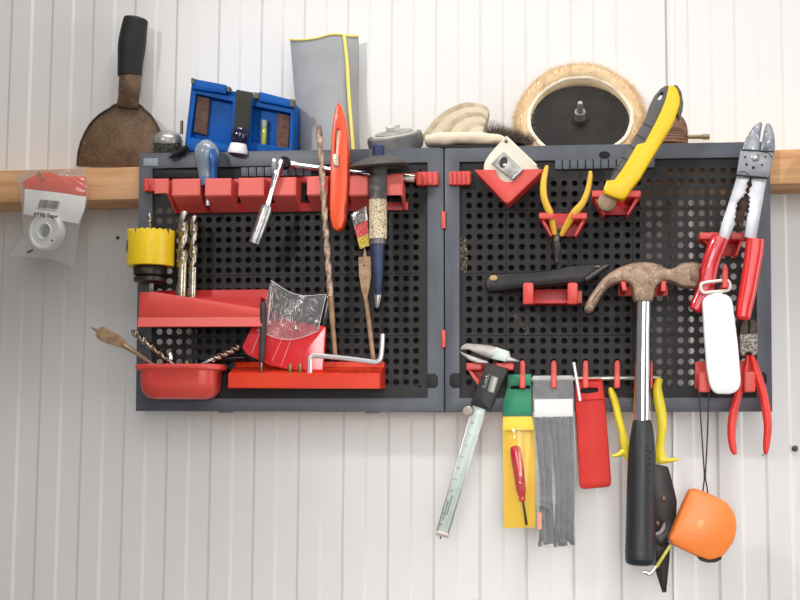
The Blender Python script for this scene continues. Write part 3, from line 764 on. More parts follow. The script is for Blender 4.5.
sub('arbor', T, M('black_arbor', (48, 44, 40), .4, .5, c2=(66, 54, 44), sc=80), lambda b: b.lathe(hp, -axh, [(0, .0165), (.001, .0172), (.009, .0168), (.0098, .014), (.0102, .0142), (.0115, .0165), (.0155, .0165), (.017, .013), (.0176, .0045)], 36))
sub('shank', T, dsteel, lambda b: b.lathe(hp-axh*.017, -axh, [(0, .0046), (.0095, .0046)], sq=6))
sub('pilot_bit', T, hsssteel, lambda b: (b.twist(P(149.6, 212.4, 100), P(150, 262, 100), .0025, 3.2, m=50)))

# two large twist drills
for (xa, ya, xb, yb, r, lab) in ((184.4, 208.8, 181.4, 296.5, 6.1, 'thicker shiny twist drill standing on the slanted shelf, next to the hole saw'), (194.6, 213.6, 192.4, 298.5, 4.5, 'thinner shiny twist drill on the red slanted shelf, right of the thicker one')):
    d = 96; T = thing('twist_drill', lab, 'drill bit', (xb, yb, d))
    m = .66; xm, ym = xa+(xb-xa)*m, ya+(yb-ya)*m
    sub('flute', T, hsssteel, lambda b: b.twist(P(xa, ya, d), P(xm, ym, d), r*.001*.96, 1.0 if r > 5 else 1.25, m=70, n=28, depth=.45))
    sub('shank', T, hsssteel, lambda b: b.strip([(xm, ym-2, r*.93, d), (xb, yb, r*.93, d)], k=1, n=20, cap=(.25, .08)))

# red slanted shelf
T = thing('slanted_shelf', 'long red shelf with a sloping front edge, mounted low on the left board', 'tool holder', (200, 327, 85))
sub('front', T, red, lambda b: b.plate(rnd([(139.6, 292.4), (154, 291.6), (262, 309), (263, 318), (138.6, 318)], .8), 112, 2.2, .5))
sub('lip', T, M('lit_red_lip', (218, 84, 74), .35), lambda b: b.prism([(P(0, 317.2, 112).y, P(140, 317.5, 112).z), (P(0, 0, 114.5).y, P(140, 326.6, 114.5).z), (P(0, 0, 111).y, P(140, 327.4, 111).z), (P(0, 0, 109).y, P(140, 317.5, 109).z)], P(138.3, 322, 112).x, P(262.5, 322, 112).x))  # lighter red paints in the light on the upward-tilted lip
sub('back', T, darkred, lambda b: b.plate([(150, 290.6), (268, 289.4), (268, 322), (150, 323)], 73.6, 2.4, .4))
sub('floor', T, darkred, lambda b: b.prism([(-.110, P(140, 297.5, 112).z), (-.0735, P(140, 299, 96).z), (-.0735, P(140, 322, 80).z), (-.110, P(140, 325, 110).z)], P(141.6, 322, 110).x, P(266, 322, 110).x-.006))

# red bowl
T = thing('bowl', 'red rounded plastic bowl of loose bits at the bottom left of the left board', 'bowl', (183, 400, 96))
def bowl(b, off, rim):
    # superellipse rings in plan, dropping to a rounded floor
    c = P(181.5, 368, 96); n = 48
    def rg(rx, ry, z, e=4):
        o = []
        for j in range(n):
            a = 2*PI*j/n; ca, sa = math.cos(a), math.sin(a)
            o.append(b.v(c+Vector((rx*math.copysign(abs(ca)**(2/e), ca), ry*math.copysign(abs(sa)**(2/e), sa), z))))
        return o
    s = .001*.985
    L_ = [rg(40.5*s, .0212, -.003), rg(40.2*s, .0210, -.016), rg(38.6*s, .0196, -.024), rg(33.5*s, .0165, -.0298), rg(26*s, .012, -.0315),
          rg(25*s, .011, -.0300), rg(36*s, .0178, -.0232), rg(38.4*s, .0193, -.015), rg(38.8*s, .0196, .0028),
          rg(40.5*s, .0212, .0034), rg(45.4*s, .0218, .0032), rg(46*s, .0222, .0024), rg(45.9*s, .0222, -.0016), rg(45*s, .0217, -.0023)]
    for i in range(len(L_)): 
        if i != 4: b.bridge(L_[i], L_[(i+1) % len(L_)])
    b.f(L_[4]); b.f(L_[5])
b = B(); bowl(b, 0, 0); b.out('bowl_shell', red, T)
sub('mount', T, darkred, lambda b: b.box(150, 366, 214, 380, 75.4, 4, .5))

# bits standing in the bowl
T = thing('spade_bit', 'brown spade bit leaning far out of the left side of the red bowl', 'drill bit', (150, 370, 96))
sub('blade', T, spade_m, lambda b: b.plate(rnd([(95, 334.6), (97, 331.5), (100.4, 326.2), (103.5, 326.6), (121, 336.5), (127, 343.6), (128.5, 347.6), (124.5, 348.6), (116, 346.2), (101.5, 341.8), (96.5, 337.5)], 1.2), 97.5, 2.4, .5, [ell(106.4, 333.4, .8, .8, 10)]))
sub('point', T, spade_m, lambda b: b.plate([(98.4, 329.6), (97, 332.6), (93, 330), (90.2, 326.4)], 97.2, 1.6, .2))
sub('shaft', T, M('worn_shaft', (170, 146, 122), .45, .6), lambda b: b.strip([(124, 345.8, 2.6, 96.5), (136, 352.6, 2.2, 96.5), (150, 362.6, 2.2, 96.5), (164, 374, 2.2, 96.5), (172, 381, 2.2, 96.5)], k=2))
T = thing('twist_drill', 'silver twist drill leaning out of the red bowl above the slotted holes, tip up', 'drill bit', (172, 372, 100))
sub('flute', T, hsssteel, lambda b: b.twist(P(131, 330, 100), P(168, 360, 98), .0037, 2.4, m=50, n=16, depth=.5))
sub('shank', T, hsssteel, lambda b: b.strip([(166, 358.4, 2.6, 98), (181, 372, 2.6, 96)], k=1))
T = thing('twist_drill', 'silver twist drill leaning to the right out of the red bowl', 'drill bit', (206, 372, 100))
sub('flute', T, hsssteel, lambda b: b.twist(P(240, 346.4, 100), P(212, 359.6, 99), .0037, 2.2, m=50, n=16, depth=.5))
sub('shank', T, steel, lambda b: b.strip([(214, 358.6, 2.6, 99), (196, 368, 2.5, 98)], k=1))
b = B(); b.strip([(190, 369, 2, 92), (216, 360.4, 2.4, 90), (232, 358, 3.2, 88), (246, 357.4, 2.4, 86)], k=4)
tag(b.out('punch', black_m), 'black rod leaning to the right out of the red bowl', 'punch')
b = B(); b.strip([(170.6, 351.6, 2.6, 95), (170, 358, 3.8, 95), (170.5, 366, 2.6, 95), (171, 380, 2.2, 95)], k=3, n=12)
tag(b.out('router_bit', chrome), 'short shiny bit with a fat end standing in the red bowl', 'bit')
for x, y, r, lab in ((178.5, 364, 1.6, 'tiny brass bit tip just above the bowl rim, right of the fat bit'), (187, 360.4, 2.4, 'small brown steel bit end above the middle of the red bowl rim')):
    b = B(); b.strip([(x, y, r, 94), (x+.3, y+5, r*1.4, 94), (x+.6, 384, r, 94)], k=2, n=10)
    tag(b.out('driver_bit', M('brownish_bit', (150, 124, 96), .35, .8)), lab, 'bit')

# red tray
T = thing('bit_tray', 'low red stepped tray at the bottom right of the left board', 'tray', (305, 389, 90))
F0, F1, D1 = (228, 373.6), (377, 372.6), 110
def tray(b):
    y1, y0 = -D1/1000, -.0712
    z_ft = P(300, 373.4, D1).z; z_fb = P(300, 388.4, D1).z; z_bt = P(300, 367, 88).z; z_st = P(300, 361.8, 80).z
    x0, x1 = P(228, 380, D1).x, P(380, 380, D1).x
    b.prism([(y1, z_ft), (y1, z_fb), (y0, z_fb+.001), (y0, z_st), (-.080, z_st), (-.083, z_bt), (-.088, z_bt), (-.106, z_ft+.0006)], x0, x1)
    bmesh.ops.bevel(b.bm, geom=[e for e in b.bm.edges if max(e.verts[0].co.y, e.verts[1].co.y) < -.1059], offset=.0008, segments=2, affect='EDGES')
tr = sub('body', T, M('tray_red', (222, 60, 26), .4, spec=.35, c2=(214, 52, 22), sc=30), tray)
for i in range(16):
    x = 242+8.6*i
    sub('slot', tr, M('slot_shadow', (96, 22, 18), .7), lambda b: b.box(x, 370.3, x+3.4, 371.4, 100.2, 4, .0))

# things standing in the tray
T = thing('screwdriver', 'thin black-handled precision screwdriver standing in front of the red plastic wallet', 'screwdriver', (262, 373, 106))
sub('handle', T, M('matt_black_handle', (58, 54, 52), .5, c2=(46, 44, 42), sc=60), lambda b: b.strip([(262.6, 303.6, 2.8, 111), (263.2, 308, 3.3, 111), (263, 330, 3.1, 111), (261.9, 352, 3.3, 110), (261.4, 362, 2.4, 109)], n=14, k=3, cap=(.5, .3)))
sub('shaft', T, steel, lambda b: b.strip([(261.3, 362, 1.1, 109), (261.5, 374, 1.1, 107)], k=1, n=8))
T = thing('plastic_wallet', 'small red plastic wallet with clear flap and rolled top, leaning in the red tray', 'wallet', (285, 372, 96))
WB = [(263, 300), (271.5, 281.5), (280, 312), (285.4, 319), (326, 326.4), (323, 371.5), (288, 370), (268, 364), (246, 352.6), (241.6, 347)]
sub('body', T, M('glossy_red_vinyl', (222, 40, 48), .22, c2=(232, 70, 74), sc=50, lo=.5, hi=.8, bump=.3, bsc=40, coat=.5), lambda b: b.plate(rnd([(262, 305), (267, 303), (285.4, 318.5), (326, 326.6), (323, 371.5), (290, 370), (270, 365.6), (246, 354), (241.8, 347)], 2), 102, 6, 1.2))
clearv = CLEAR('clear_vinyl', (246, 242, 242), .12, .25, .05, bump=.3, bsc=60)
def flap(u, v):
    top = lerp2((271, 280.4), (326, 294.6), v); dip = 9*math.sin(PI*v)**1.2*(1-v*.35)
    bot = lerp2((257, 330), (318, 331), v); sag = 9*math.sin(PI*v)
    y = (top[1]+dip)*(1-u)+(bot[1]+sag)*u; x = top[0]*(1-u)+bot[0]*u
    return x, y, 106+2.2*math.sin(7*v+2*u)*(1-u*.5)+3*(1-u)
sub('clear_flap', T, clearv, lambda b: b.sheet(flap, 16, 28, .5))
sub('flap_rim', T, M('flap_edge', (226, 214, 212), .2), lambda b: (b.tube([V(*flap(1, k/24)[:2], flap(1, k/24)[2]+.3) for k in range(25)]+[V(*flap(k/10, 1)[:2], flap(k/10, 1)[2]+.3) for k in range(9, -1, -1)]+[V(*flap(0, k/24)[:2], flap(0, k/24)[2]+.3) for k in range(24, -1, -1)], .00032, 6)))
sub('window_weld', T, M('weld_line', (240, 150, 150), .2), lambda b: (b.tube([P(*q, 103) for q in ((287, 328), (272, 361), (281, 366), (293, 334))], .0004, 6, closed=True), b.tube([P(*q, 105.4) for q in ((275.5, 287), (260.5, 330), (252, 353))], .0005, 6, k=4)))
def scribble(b):
    random.seed(21)
    for k in range(26):
        u, v = random.uniform(.08, .62), random.uniform(.06, .62)
        q = flap(u, v); q2 = flap(min(.98, u+random.uniform(.06, .2)), v+random.uniform(-.02, .05))
        b.tube([P(q[0], q[1], q[2]+.3), P(q2[0], q2[1], q2[2]+.3)], .00022, 5)
    for k in range(7):
        q = flap(.1+.06*k, .03+.012*k); q2 = flap(.3+.09*k, .06+.012*k)
        b.tube([P(q[0], q[1], q[2]+.3), P(q2[0], q2[1], q2[2]+.3)], .00028, 5)
scr = sub('flap_pale_strokes', T, M('flap_edge', (0, 0, 0)), scribble); scr['kind'] = 'stuff'  # short thin pale strokes scattered over the clear flap
sub('snap_button', T, chrome, lambda b: b.lathe(P(295.6, 328.6, 108), (0, -1, 0), [(0, .0022), (.0012, .0021), (.0018, .0012), (.002, 0)], 14))
sub('black_roll', T, M('black_vinyl_end', (26, 24, 25), .25, coat=.4), lambda b: b.strip([(328.2, 297, 3.6, 99, 3), (325.6, 312, 4.2, 99, 3), (323, 326, 3.6, 98, 3)], k=4, n=12))
blk = M('dark_bit_steel', (74, 70, 68), .3, .9)
for i, (xa, ya, xb, yb, r) in enumerate(((277, 292, 271, 318, 1.7), (283, 297, 277, 320, 1.7), (290, 302, 285, 318, 1.7), (304, 306, 297, 322, 2), (313, 304, 308, 324, 2), (319, 301, 316, 325, 2))):
    b = B(); b.strip([(xa, ya, r, 103.4), (xa+(xb-xa)*.25, ya+(yb-ya)*.25, r*.7, 103.4), (xa+(xb-xa)*.4, ya+(yb-ya)*.4, r, 103.4), (xb, yb, r, 103.4)], k=1, n=6)
    tag(b.out('hex_bit', blk), ['dark bit behind the clear wallet flap, far left of its row', 'dark bit behind the clear wallet flap, second from the left', 'dark bit behind the clear wallet flap, third from the left', 'dark bit behind the clear wallet flap, third from the right', 'dark bit behind the clear wallet flap, second from the right', 'dark bit behind the clear wallet flap, far right beside the black roll'][i], 'bit', 'bits behind the wallet flap')
b = B(); r = .0024
b.tube([P(*q) for q in ((309.6, 376, 104), (310, 366, 104), (310.2, 359.5, 104), (311.6, 356.6, 104), (315, 355.6, 104), (345, 358.4, 105), (370, 361.6, 105), (376, 362, 105), (380, 359.6, 105), (381.4, 354, 105), (382.2, 345, 105), (382.7, 334, 105))], r, 6, k=3)
tag(b.out('hex_key', M('satin_zinc', (214, 214, 214), .36, .55)), 'large double-bent silver hex key lying across the front of the red tray', 'hex key')
for x, h, lab in ((290, 366, 'left of the two small brass bits standing in the red tray'), (300, 366, 'right of the two small brass bits standing in the red tray')):
    b = B(); b.strip([(x, h-1.5, 1.9, 106.5), (x, h+3, 2.2, 106.5), (x, h+7.4, 1.8, 106.5)], k=1, n=8)
    tag(b.out('brass_bit', M('brass', (170, 146, 90), .3, .9)), lab, 'bit', 'brass bits in the tray')

# PTFE tape hanging in a clear bag on a screw
T = thing('tape_packet', 'clear bag of white thread tape with a red header, hanging from the left beam', 'packet', (46, 258, 72))
bag = [(16.4, 177.5), (22, 170.5), (84.5, 169.4), (88, 183), (87, 202), (79.2, 228), (76, 250), (73.6, 267), (50, 258.6), (30, 257), (9.2, 254.6), (24, 237), (21.6, 205), (19.4, 188)]
clearb = CLEAR('clear_bag', (253, 253, 252), .06, .2, .07, bump=.5, bsc=45)
sub('bag', T, clearb, lambda b: (b.plate(rnd(bag, 1.5), 87, .4, 0), b.plate(rnd(bag, 1.5), 64, .4, 0)))
hdm = M('orange_red_card', (244, 76, 16), .5, c2=(238, 68, 10), sc=40)
hdr = sub('header_card', T, hdm, lambda b: b.plate([(21.4, 182.6), (39, 172.7), (50, 171.6), (60.6, 176), (85.6, 176.5), (86.4, 196.6), (60, 192.6), (25, 188.6)], 71, .8, .1))
lbl = sub('paper_label', T, paper, lambda b: b.plate([(25, 188.8), (60, 192.8), (86.2, 196.8), (84, 210), (78.4, 223.8), (23.6, 214)], 71, .8, .1))
def bars(b):
    random.seed(3); x = 40
    while x < 60:
        w = random.choice((.3, .5, .8)); t = (x-40)/20
        y0 = 199.3+1.9*t; xx = x-.0
        b.plate([(xx, y0), (xx+w, y0+.1), (xx+w-2.4, y0+8.2), (xx-2.4, y0+8)], 71.3, .3); x += w+random.choice((.3, .4, .6))
sub('barcode', lbl, M('barcode_ink', (64, 56, 56), .7), bars)
sub('barcode_digits', lbl, M('fine_print', (90, 84, 84), .7), lambda b: [b.box(37+1.6*k, 208.2+.2*k, 38+1.6*k, 209+.2*k, 71.3, .3, 0) for k in range(12)])
sub('print', lbl, M('black_ink', (30, 28, 28), .6), lambda b: b.text('PTFE Tape', 33.6, 216.4, .0060, 87.6, -.08))
tm = M('white_spool', (240, 239, 236), .35)
spc = P(44.5, 231, 72)
ax = Vector((-.28, -1, .02)).normalized()
spool = sub('tape_spool', T, tm, lambda b: b.lathe(spc+ax*-.011, ax, [(0, .019), (.001, .0196), (.0115, .0196), (.0125, .0190), (.0125, .0168), (.0116, .0160), (.0116, .0092), (.0125, .0085), (.0118, .0076), (.004, .0072), (.004, 0)], 44))
sub('core', spool, M('grey_core', (150, 147, 142), .3, coat=.5), lambda b: b.lathe(spc+ax*-.0064, ax, [(0, .0073), (.0004, .0073), (.003, .003), (.0032, 0)], 24))
sub('ink_spot', T, M('ink_spot', (30, 30, 30), .6), lambda b: (b.plate(ell(52, 240.5, 1, 1, 10), 87.6, .3), ))
sub('smudge', T, M('brown_smudge', (96, 80, 74), .7), lambda b: (b.plate(sm([(26.5, 251.5), (29, 250.5), (32, 249), (33.5, 250), (30, 253), (27.5, 253)], 2), 87.6, .3), ))
T = thing('wood_screw', 'brass screw driven into the beam through the red header of the tape bag', 'screw', (48, 184, 66))
ax = Vector((-.18, -1, .34)).normalized()
sub('shank', T, M('brass_screw', (190, 160, 90), .35, .9), lambda b: b.lathe(P(50, 184, 58), ax, [(0, .0015)]+[(.001+k*.0009, .0017 if k % 2 else .0012) for k in range(22)]+[(.022, .0016)], 10))
sub('head', T, M('brass_screw', (0, 0, 0)), lambda b: b.lathe(P(50, 184, 58)+ax*.021, ax, [(0, .0016), (.0014, .0027), (.002, .0027), (.0024, .0014)], 14))

# ================================================================== on the right board
# silver tape measure in its triangular holder
T = thing('tape_measure_holder', 'red triangular pocket at the upper left of the right board', 'holder', (508, 203, 80))
def ahole(cx, cy, r, a0, a1, n=12): return [(cx+r*math.cos(a0+(a1-a0)*k/n), cy+r*math.sin(a0+(a1-a0)*k/n)) for k in range(n+1)]
hol = [(474.2, 169.8), (495.5, 169.6)]+ahole(508.2, 169.5, 12.6, PI-.05, .05, 12)+[(521, 169.3), (543, 169), (541.8, 171.4), (511.5, 200.6), (507.5, 203.2), (503.5, 201.2), (476, 172)]
sub('front', T, red, lambda b: b.plate(hol, 112, 2.2, .6))
sub('side_wall', T, red, lambda b: b.plate([(476, 172), (478.2, 170.4), (507.5, 198.6), (507.5, 203)], 110, 36, .3))
sub('side_wall', T, red, lambda b: b.plate([(541.4, 171.6), (539.4, 170), (507.5, 198.6), (507.5, 203)], 110, 36, .3))
sub('back', T, darkred, lambda b: b.plate([(478, 172), (540, 171.6), (508, 200)], 74, 2.6, .3))
T = thing('tape_measure', 'cream tape measure with a steel clip sitting cornerwise in the red triangular pocket', 'tape measure', (510, 195, 92))
tmo = [(506.4, 135), (542.6, 169.5), (514, 193), (508, 196), (501, 192.4), (484, 175), (483.4, 166), (485, 160.5), (490, 153)]
sub('body', T, cream_p, lambda b: b.plate(rnd(tmo, [1.5, 2, 3, 3, 3, 4, 4, 4, 3]), 108, 28, 2))
pl = sub('clip', T, M('clip_steel', (168, 166, 162), .38, .7, c2=(140, 138, 134), sc=90), lambda b: b.plate(rnd([(503.6, 151.4), (522.4, 169.6), (513, 179.6), (490.8, 163.6)], 1.2), 113.4, 1.4, .4, [ell(503.5, 162.6, 3.8, 5.6, 18, 0, .35)]))
sub('clip_bend', pl, steel, lambda b: b.strip([(521.6, 169.4, 1.6, 113.5, 1.5), (512.6, 179.4, 1.6, 113.5, 1.5)], k=1))
sub('clip_hole', pl, M('olive_dark', (66, 58, 46), .6), lambda b: b.plate(ell(503.5, 162.6, 4, 5.8, 18, 0, .35), 112, .4))
sub('clip_screw', pl, steel, lambda b: b.lathe(P(505.2, 165.4, 111.8), (0, -1, 0), [(0, .0022), (.0012, .002), (.0016, .001)], 12))
sub('rivet', T, M('dull_rivet', (110, 100, 84), .5, .6), lambda b: b.lathe(P(506.2, 141.4, 107.8), (0, -1, 0), [(0, .0019), (.001, .0016), (.0014, .0006)], 12))
sub('end_hook', T, black_m, lambda b: b.plate(rnd([(538, 164), (542.6, 168.4), (541, 170), (536.4, 165.6)], .5), 109.5, 5, .4))

def funnel(name_label, cx0, cx1, ytop, ythick, bx0, bx1, ybot, d=108, gap=(0, 0), cat='holder'):
    """red holder: a rim of two flat pads, slanted side cheeks and a back plate"""
    T = thing('tool_holder', name_label, cat, ((bx0+bx1)/2, ybot, 78))
    sub('back', T, darkred, lambda b: b.plate(rnd([(cx0+3, ytop+1), (cx1-3, ytop+.6), (bx1, ybot), (bx0, ybot)], 1), 74.4, 3.2, .4))
    for a, c, bx in ((cx0, gap[0], bx0), (cx1, gap[1], bx1)):
        sgn = 1 if a == cx0 else -1
        sub('pad', T, red, lambda b: b.plate(rnd([(a, ytop), (c, ytop), (c, ytop+ythick), (a, ytop+ythick)], 1.6), d, d-74, .8))
        sub('cheek', T, red, lambda b: b.plate([(a+sgn*1, ytop+ythick-.5), (a+sgn*4.6, ytop+ythick-.5), (bx+sgn*2.6, ybot-1), (bx+sgn*1, ybot-.5)], d-6, d-80, .4))
    return T
# yellow handled pliers
funnel('red forked holder gripping the small yellow-handled pliers', 539, 587.2, 212.6, 6.2, 549.5, 577, 236.5, gap=(554.5, 571))
T = thing('pliers', 'small pliers with thin yellow handles up, held in the red forked holder', 'pliers', (557, 262, 92))
sub('handle', T, yel_grip, lambda b: b.strip([(547, 166.5, 2, 112), (545.4, 172, 2.7, 112), (543.6, 182, 3.2, 112), (543.4, 193, 3.5, 111), (545.6, 203, 3.5, 109), (549.6, 212, 3.6, 106), (552, 221, 3.2, 100), (554.4, 233.6, 2.7, 94)], th=3.2, k=4))
sub('handle', T, yel_grip, lambda b: b.strip([(590.4, 172, 1.9, 112), (590, 178, 2.6, 112), (587.6, 191, 2.9, 111), (582.6, 203, 3.4, 109), (575, 212, 3.9, 106), (568.6, 222, 3.4, 100), (561.6, 235, 2.4, 94)], th=3.2, k=4))
sub('jaws', T, M('black_oxide', (40, 37, 36), .35, .5, c2=(66, 60, 54), sc=200, bump=.2), lambda b: (b.strip([(557.6, 231, 4.2, 92, 3), (556.4, 239, 4.2, 92, 4), (556.6, 246, 4.6, 92, 4), (556.6, 255, 3.4, 92, 3), (556.4, 264, 1.8, 92, 2.4)], k=3, e=2.6)))
sub('pivot', T, dsteel, lambda b: b.lathe(P(556.4, 239, 95.5), (0, -1, 0), [(0, .003), (.0012, .0028), (.0016, .001)], 14))
sub('spring', T, M('thin_wire', (170, 130, 120), .4, .6), lambda b: b.tube([P(*q) for q in ((556, 229, 96), (559.6, 226.4, 97), (561.6, 228, 97), (564, 224.6, 97))], .0005, 6, k=3))

# yellow knife
T = thing('utility_knife', 'large yellow and grey utility knife leaning diagonally in a red forked holder', 'knife', (607, 212, 96))
yo = [(669, 84.6), (673.5, 84.8), (677.4, 88), (680.6, 97.5), (680.4, 104), (677.8, 112), (673.6, 122.5), (667.6, 132.6), (657, 150.2), (645, 170), (640.5, 178), (630.6, 190), (627, 196.4), (622, 199.8), (614.6, 197.6), (604.5, 193.6), (603.4, 189), (606.4, 180.2), (614.6, 179.4), (624, 166), (637.2, 143.8), (645, 142), (656, 121), (661, 110.6), (665.6, 99)]
go = [(666.4, 84.8), (660.4, 88.4), (654.4, 95.4), (649.6, 105), (645, 119.5), (627.5, 149.6), (606.4, 180.6), (615.5, 182), (628, 166), (640, 146), (648, 144), (658, 121), (664, 110.6), (668.6, 98), (670.4, 86)]
sub('body', T, yellow, lambda b: b.plate(rnd(yo, 1), 119, 17, 2.6))
gsub = sub('grip', T, greyrub, lambda b: b.plate(rnd(go, 1), 116.6, 13, 1.6, [rnd([(662, 91.6), (663.8, 93.6), (660.4, 100), (657.2, 99.4), (658, 96)], .8)]))
sub('grip_end', T, greyrub, lambda b: b.plate(rnd([(674, 84.6), (677.6, 85), (681.6, 91.5), (683.6, 103), (682.6, 111), (679.6, 118.6), (677, 113.4), (680.2, 104), (680, 96)], .8), 117.5, 14, 1.4))
for k in range(6):
    xa, ya = 643-7.2*k, 124.5+11.2*k
    sub('grip_rib', gsub, M('dark_rib', (64, 64, 64), .6), lambda b: b.strip([(xa+.6, ya-1.5, .5, 116.8, .5), (xa+8.6, ya+2.8, .5, 116.8, .5)], k=1, n=6))
nose = sub('nose_knob', T, M('dull_nickel', (150, 126, 102), .45, .5, c2=(128, 106, 84), sc=60), lambda b: b.lathe(P(606.4, 203.2, 106), (0.04, -1, .0), [(0, .0085), (.006, .0091), (.0068, .0088), (.0074, .0076), (.0076, 0)], 28))
funnel('red forked holder carrying the big yellow knife', 592, 640.8, 190.4, 6.6, 602.6, 629.4, 215, d=112, gap=(607.5, 625))

# black handled tool lying in its holder
T = thing('lug_holder', 'red two-lug holder below the black tool handle', 'holder', (552, 303, 80))
sub('back', T, darkred, lambda b: b.plate([(529, 289.6), (578, 288.8), (578, 303), (529, 303.4)], 74.4, 3.2, .3))
sub('floor', T, darkred, lambda b: b.plate([(527, 300), (577, 299.6), (577, 303.2), (527, 303.6)], 98, 24, .3))
for x0, x1 in ((523, 533.4), (567.6, 577.8)):
    sub('lug', T, red, lambda b: b.plate(rnd([(x0, 282.6), (x1, 282.4), (x1, 303.8), (x0, 304)], [3, 3, .5, .5]), 112, 15, .8))
sub('cheek', T, red, lambda b: b.plate([(576, 291), (582, 290.6), (582, 303), (576, 303)], 97, 22, .4))
T = thing('hand_tool', 'black-handled tool lying across the red two-lug holder, left of the claw hammer', 'hand tool', (548, 290, 94))
bo = [(484.6, 284), (485.4, 280), (489.6, 273.6), (505, 272.8), (530, 271.4), (548, 269.8), (566, 266.2), (586, 263.6), (604, 263.2), (610, 264.6), (603, 271), (592, 278.6), (582, 283.6), (570, 283.2), (540, 286.2), (512, 290.2), (499, 291.6), (488.6, 292), (485.4, 289)]
hdl = sub('handle', T, M('worn_black', (30, 29, 28), .45, spec=.35, c2=(50, 48, 46), sc=40, bump=.2, bsc=200), lambda b: b.plate(rnd(bo, 1.5), 106, 18, 5))
sub('spot', hdl, M('tan_spot', (190, 150, 106), .6), lambda b: b.plate(ell(493.4, 277.8, 4, 2.7, 20), 106.6, 1, .2))
sub('blade_back', T, M('gunmetal', (70, 70, 72), .3, .7), lambda b: b.strip([(586, 280, 3.6, 106, 4), (597, 272.6, 3.4, 106, 4), (608, 265.4, 2, 104, 3)], k=3))
sub('bail', T, M('pale_wire', (206, 184, 140), .4, .4), lambda b: b.tube([P(*q) for q in ((595.6, 267.4, 105.5), (597.4, 266.2, 107), (599.4, 266.6, 107), (600, 268.2, 105.5))], .0004, 6, k=3))

# claw hammer
T = thing('claw_hammer', 'claw hammer with rusty head, chrome shaft and black rubber grip hanging on the right board', 'hammer', (640, 566, 108))
hh = [(584.2, 308.6), (587.4, 300.4), (593.4, 290.4), (603.4, 277.4), (615.6, 268.6), (628, 263.6), (640, 261.4), (652, 261.8), (661, 264.8), (668, 268), (675, 267), (682, 262.8), (690, 261.6), (696, 262.4), (697.6, 265.5), (698, 284), (695.6, 287.2), (688, 287.2), (681.5, 286), (676, 283.6), (668, 281), (660.4, 283), (655.4, 289.6), (652.4, 301), (635, 301), (633, 291), (629.4, 283.4), (621.4, 281.6), (609.4, 286.4), (600.8, 296), (593.6, 309.6), (587.6, 311.8)]
hm = sub('head', T, rust_lt, lambda b: b.plate(crom(hh, 2, True), 121, 21, 5.5))
sub('claw_slot', hm, M('claw_gap', (84, 66, 50), .8), lambda b: b.strip([(588.4, 308, .9, 119.6, 1.2), (593.8, 298.6, .8, 120, 1.4), (601, 289, .5, 120.4, 1)], k=3, n=6))
sub('face', hm, M('pale_face', (150, 120, 100), .5, .4, c2=(120, 92, 74), sc=90), lambda b: b.lathe(P(689.5, 275.2, 110.5), (1, .0, -.03), [(0, .0124), (.0012, .0128), (.0062, .0128), (.0078, .0118), (.008, 0)], 28))
sub('shaft', T, chrome, lambda b: b.strip([(643.4, 299, 8, 110.5), (642.8, 330, 8.2, 110.5), (642.4, 380, 8.6, 111), (642, 424, 8.8, 111)], k=2, n=24, cap=(.05, .05)))
gr = sub('grip', T, M('grip_rubber', (44, 44, 46), .42, spec=.4, bump=.12, bsc=600), lambda b: b.strip([(642.2, 421, 9.4, 111), (642.2, 432, 11.4, 111), (641.8, 455, 13.8, 111), (641.2, 490, 14.6, 111), (640.8, 520, 14.8, 111), (640.4, 548, 15.2, 111), (640.2, 560, 15.2, 111)], n=28, k=5, e=2.4, cap=(.25, .34)))
sub('grip_band', gr, M('grip_end', (44, 45, 48), .4), lambda b: b.strip([(640.3, 551.4, 15.5, 111), (640.2, 553.4, 15.5, 111)], n=28, k=1, e=2.4, cap=(.08, .08)))
sub('butt', gr, M('blue_black_end', (36, 42, 50), .35), lambda b: b.strip([(640.2, 558, 15.4, 111), (640.2, 562, 15.0, 111)], n=28, k=1, e=2.4, cap=(.05, .28)))
pitm = M('grip_pits', (18, 18, 20), .8)
def pits(b):
    for ox, y0, y1, st in ((-7.5, 446, 540, 6.2), (-1.6, 440, 534, 6.2), (4.6, 446, 540, 5), (9, 452, 540, 6.2)):
        y = y0
        while y < y1:
            t = (y-421)/140; w = 14.6; xx = 641.8-.8*t+ox
            zf = 111+14.2*math.sqrt(max(0, 1-abs(ox/w)**2.4)) if True else 0
            b.lathe(P(xx, y, zf+.1), (ox/w*.5, -1, 0), [(-.0006, .0007), (.0004, .0007)], 7); y += st
o = sub('pits', gr, pitm, pits); o['kind'] = 'stuff'
T = thing('hammer_hook', 'red pronged hook under the head of the claw hammer', 'hook', (643, 290, 84))
sub('plate', T, red, lambda b: b.box(618, 286, 668, 296, 75, 3.4, .5))
sub('prong', T, red, lambda b: b.plate([(620.6, 281.4), (625.4, 281.2), (627, 290.6), (622.6, 290.6)], 119, 44, .6))
sub('prong', T, red, lambda b: b.plate([(661.4, 281), (666.2, 280.8), (666, 291), (661.2, 291.2)], 119, 44, .6))

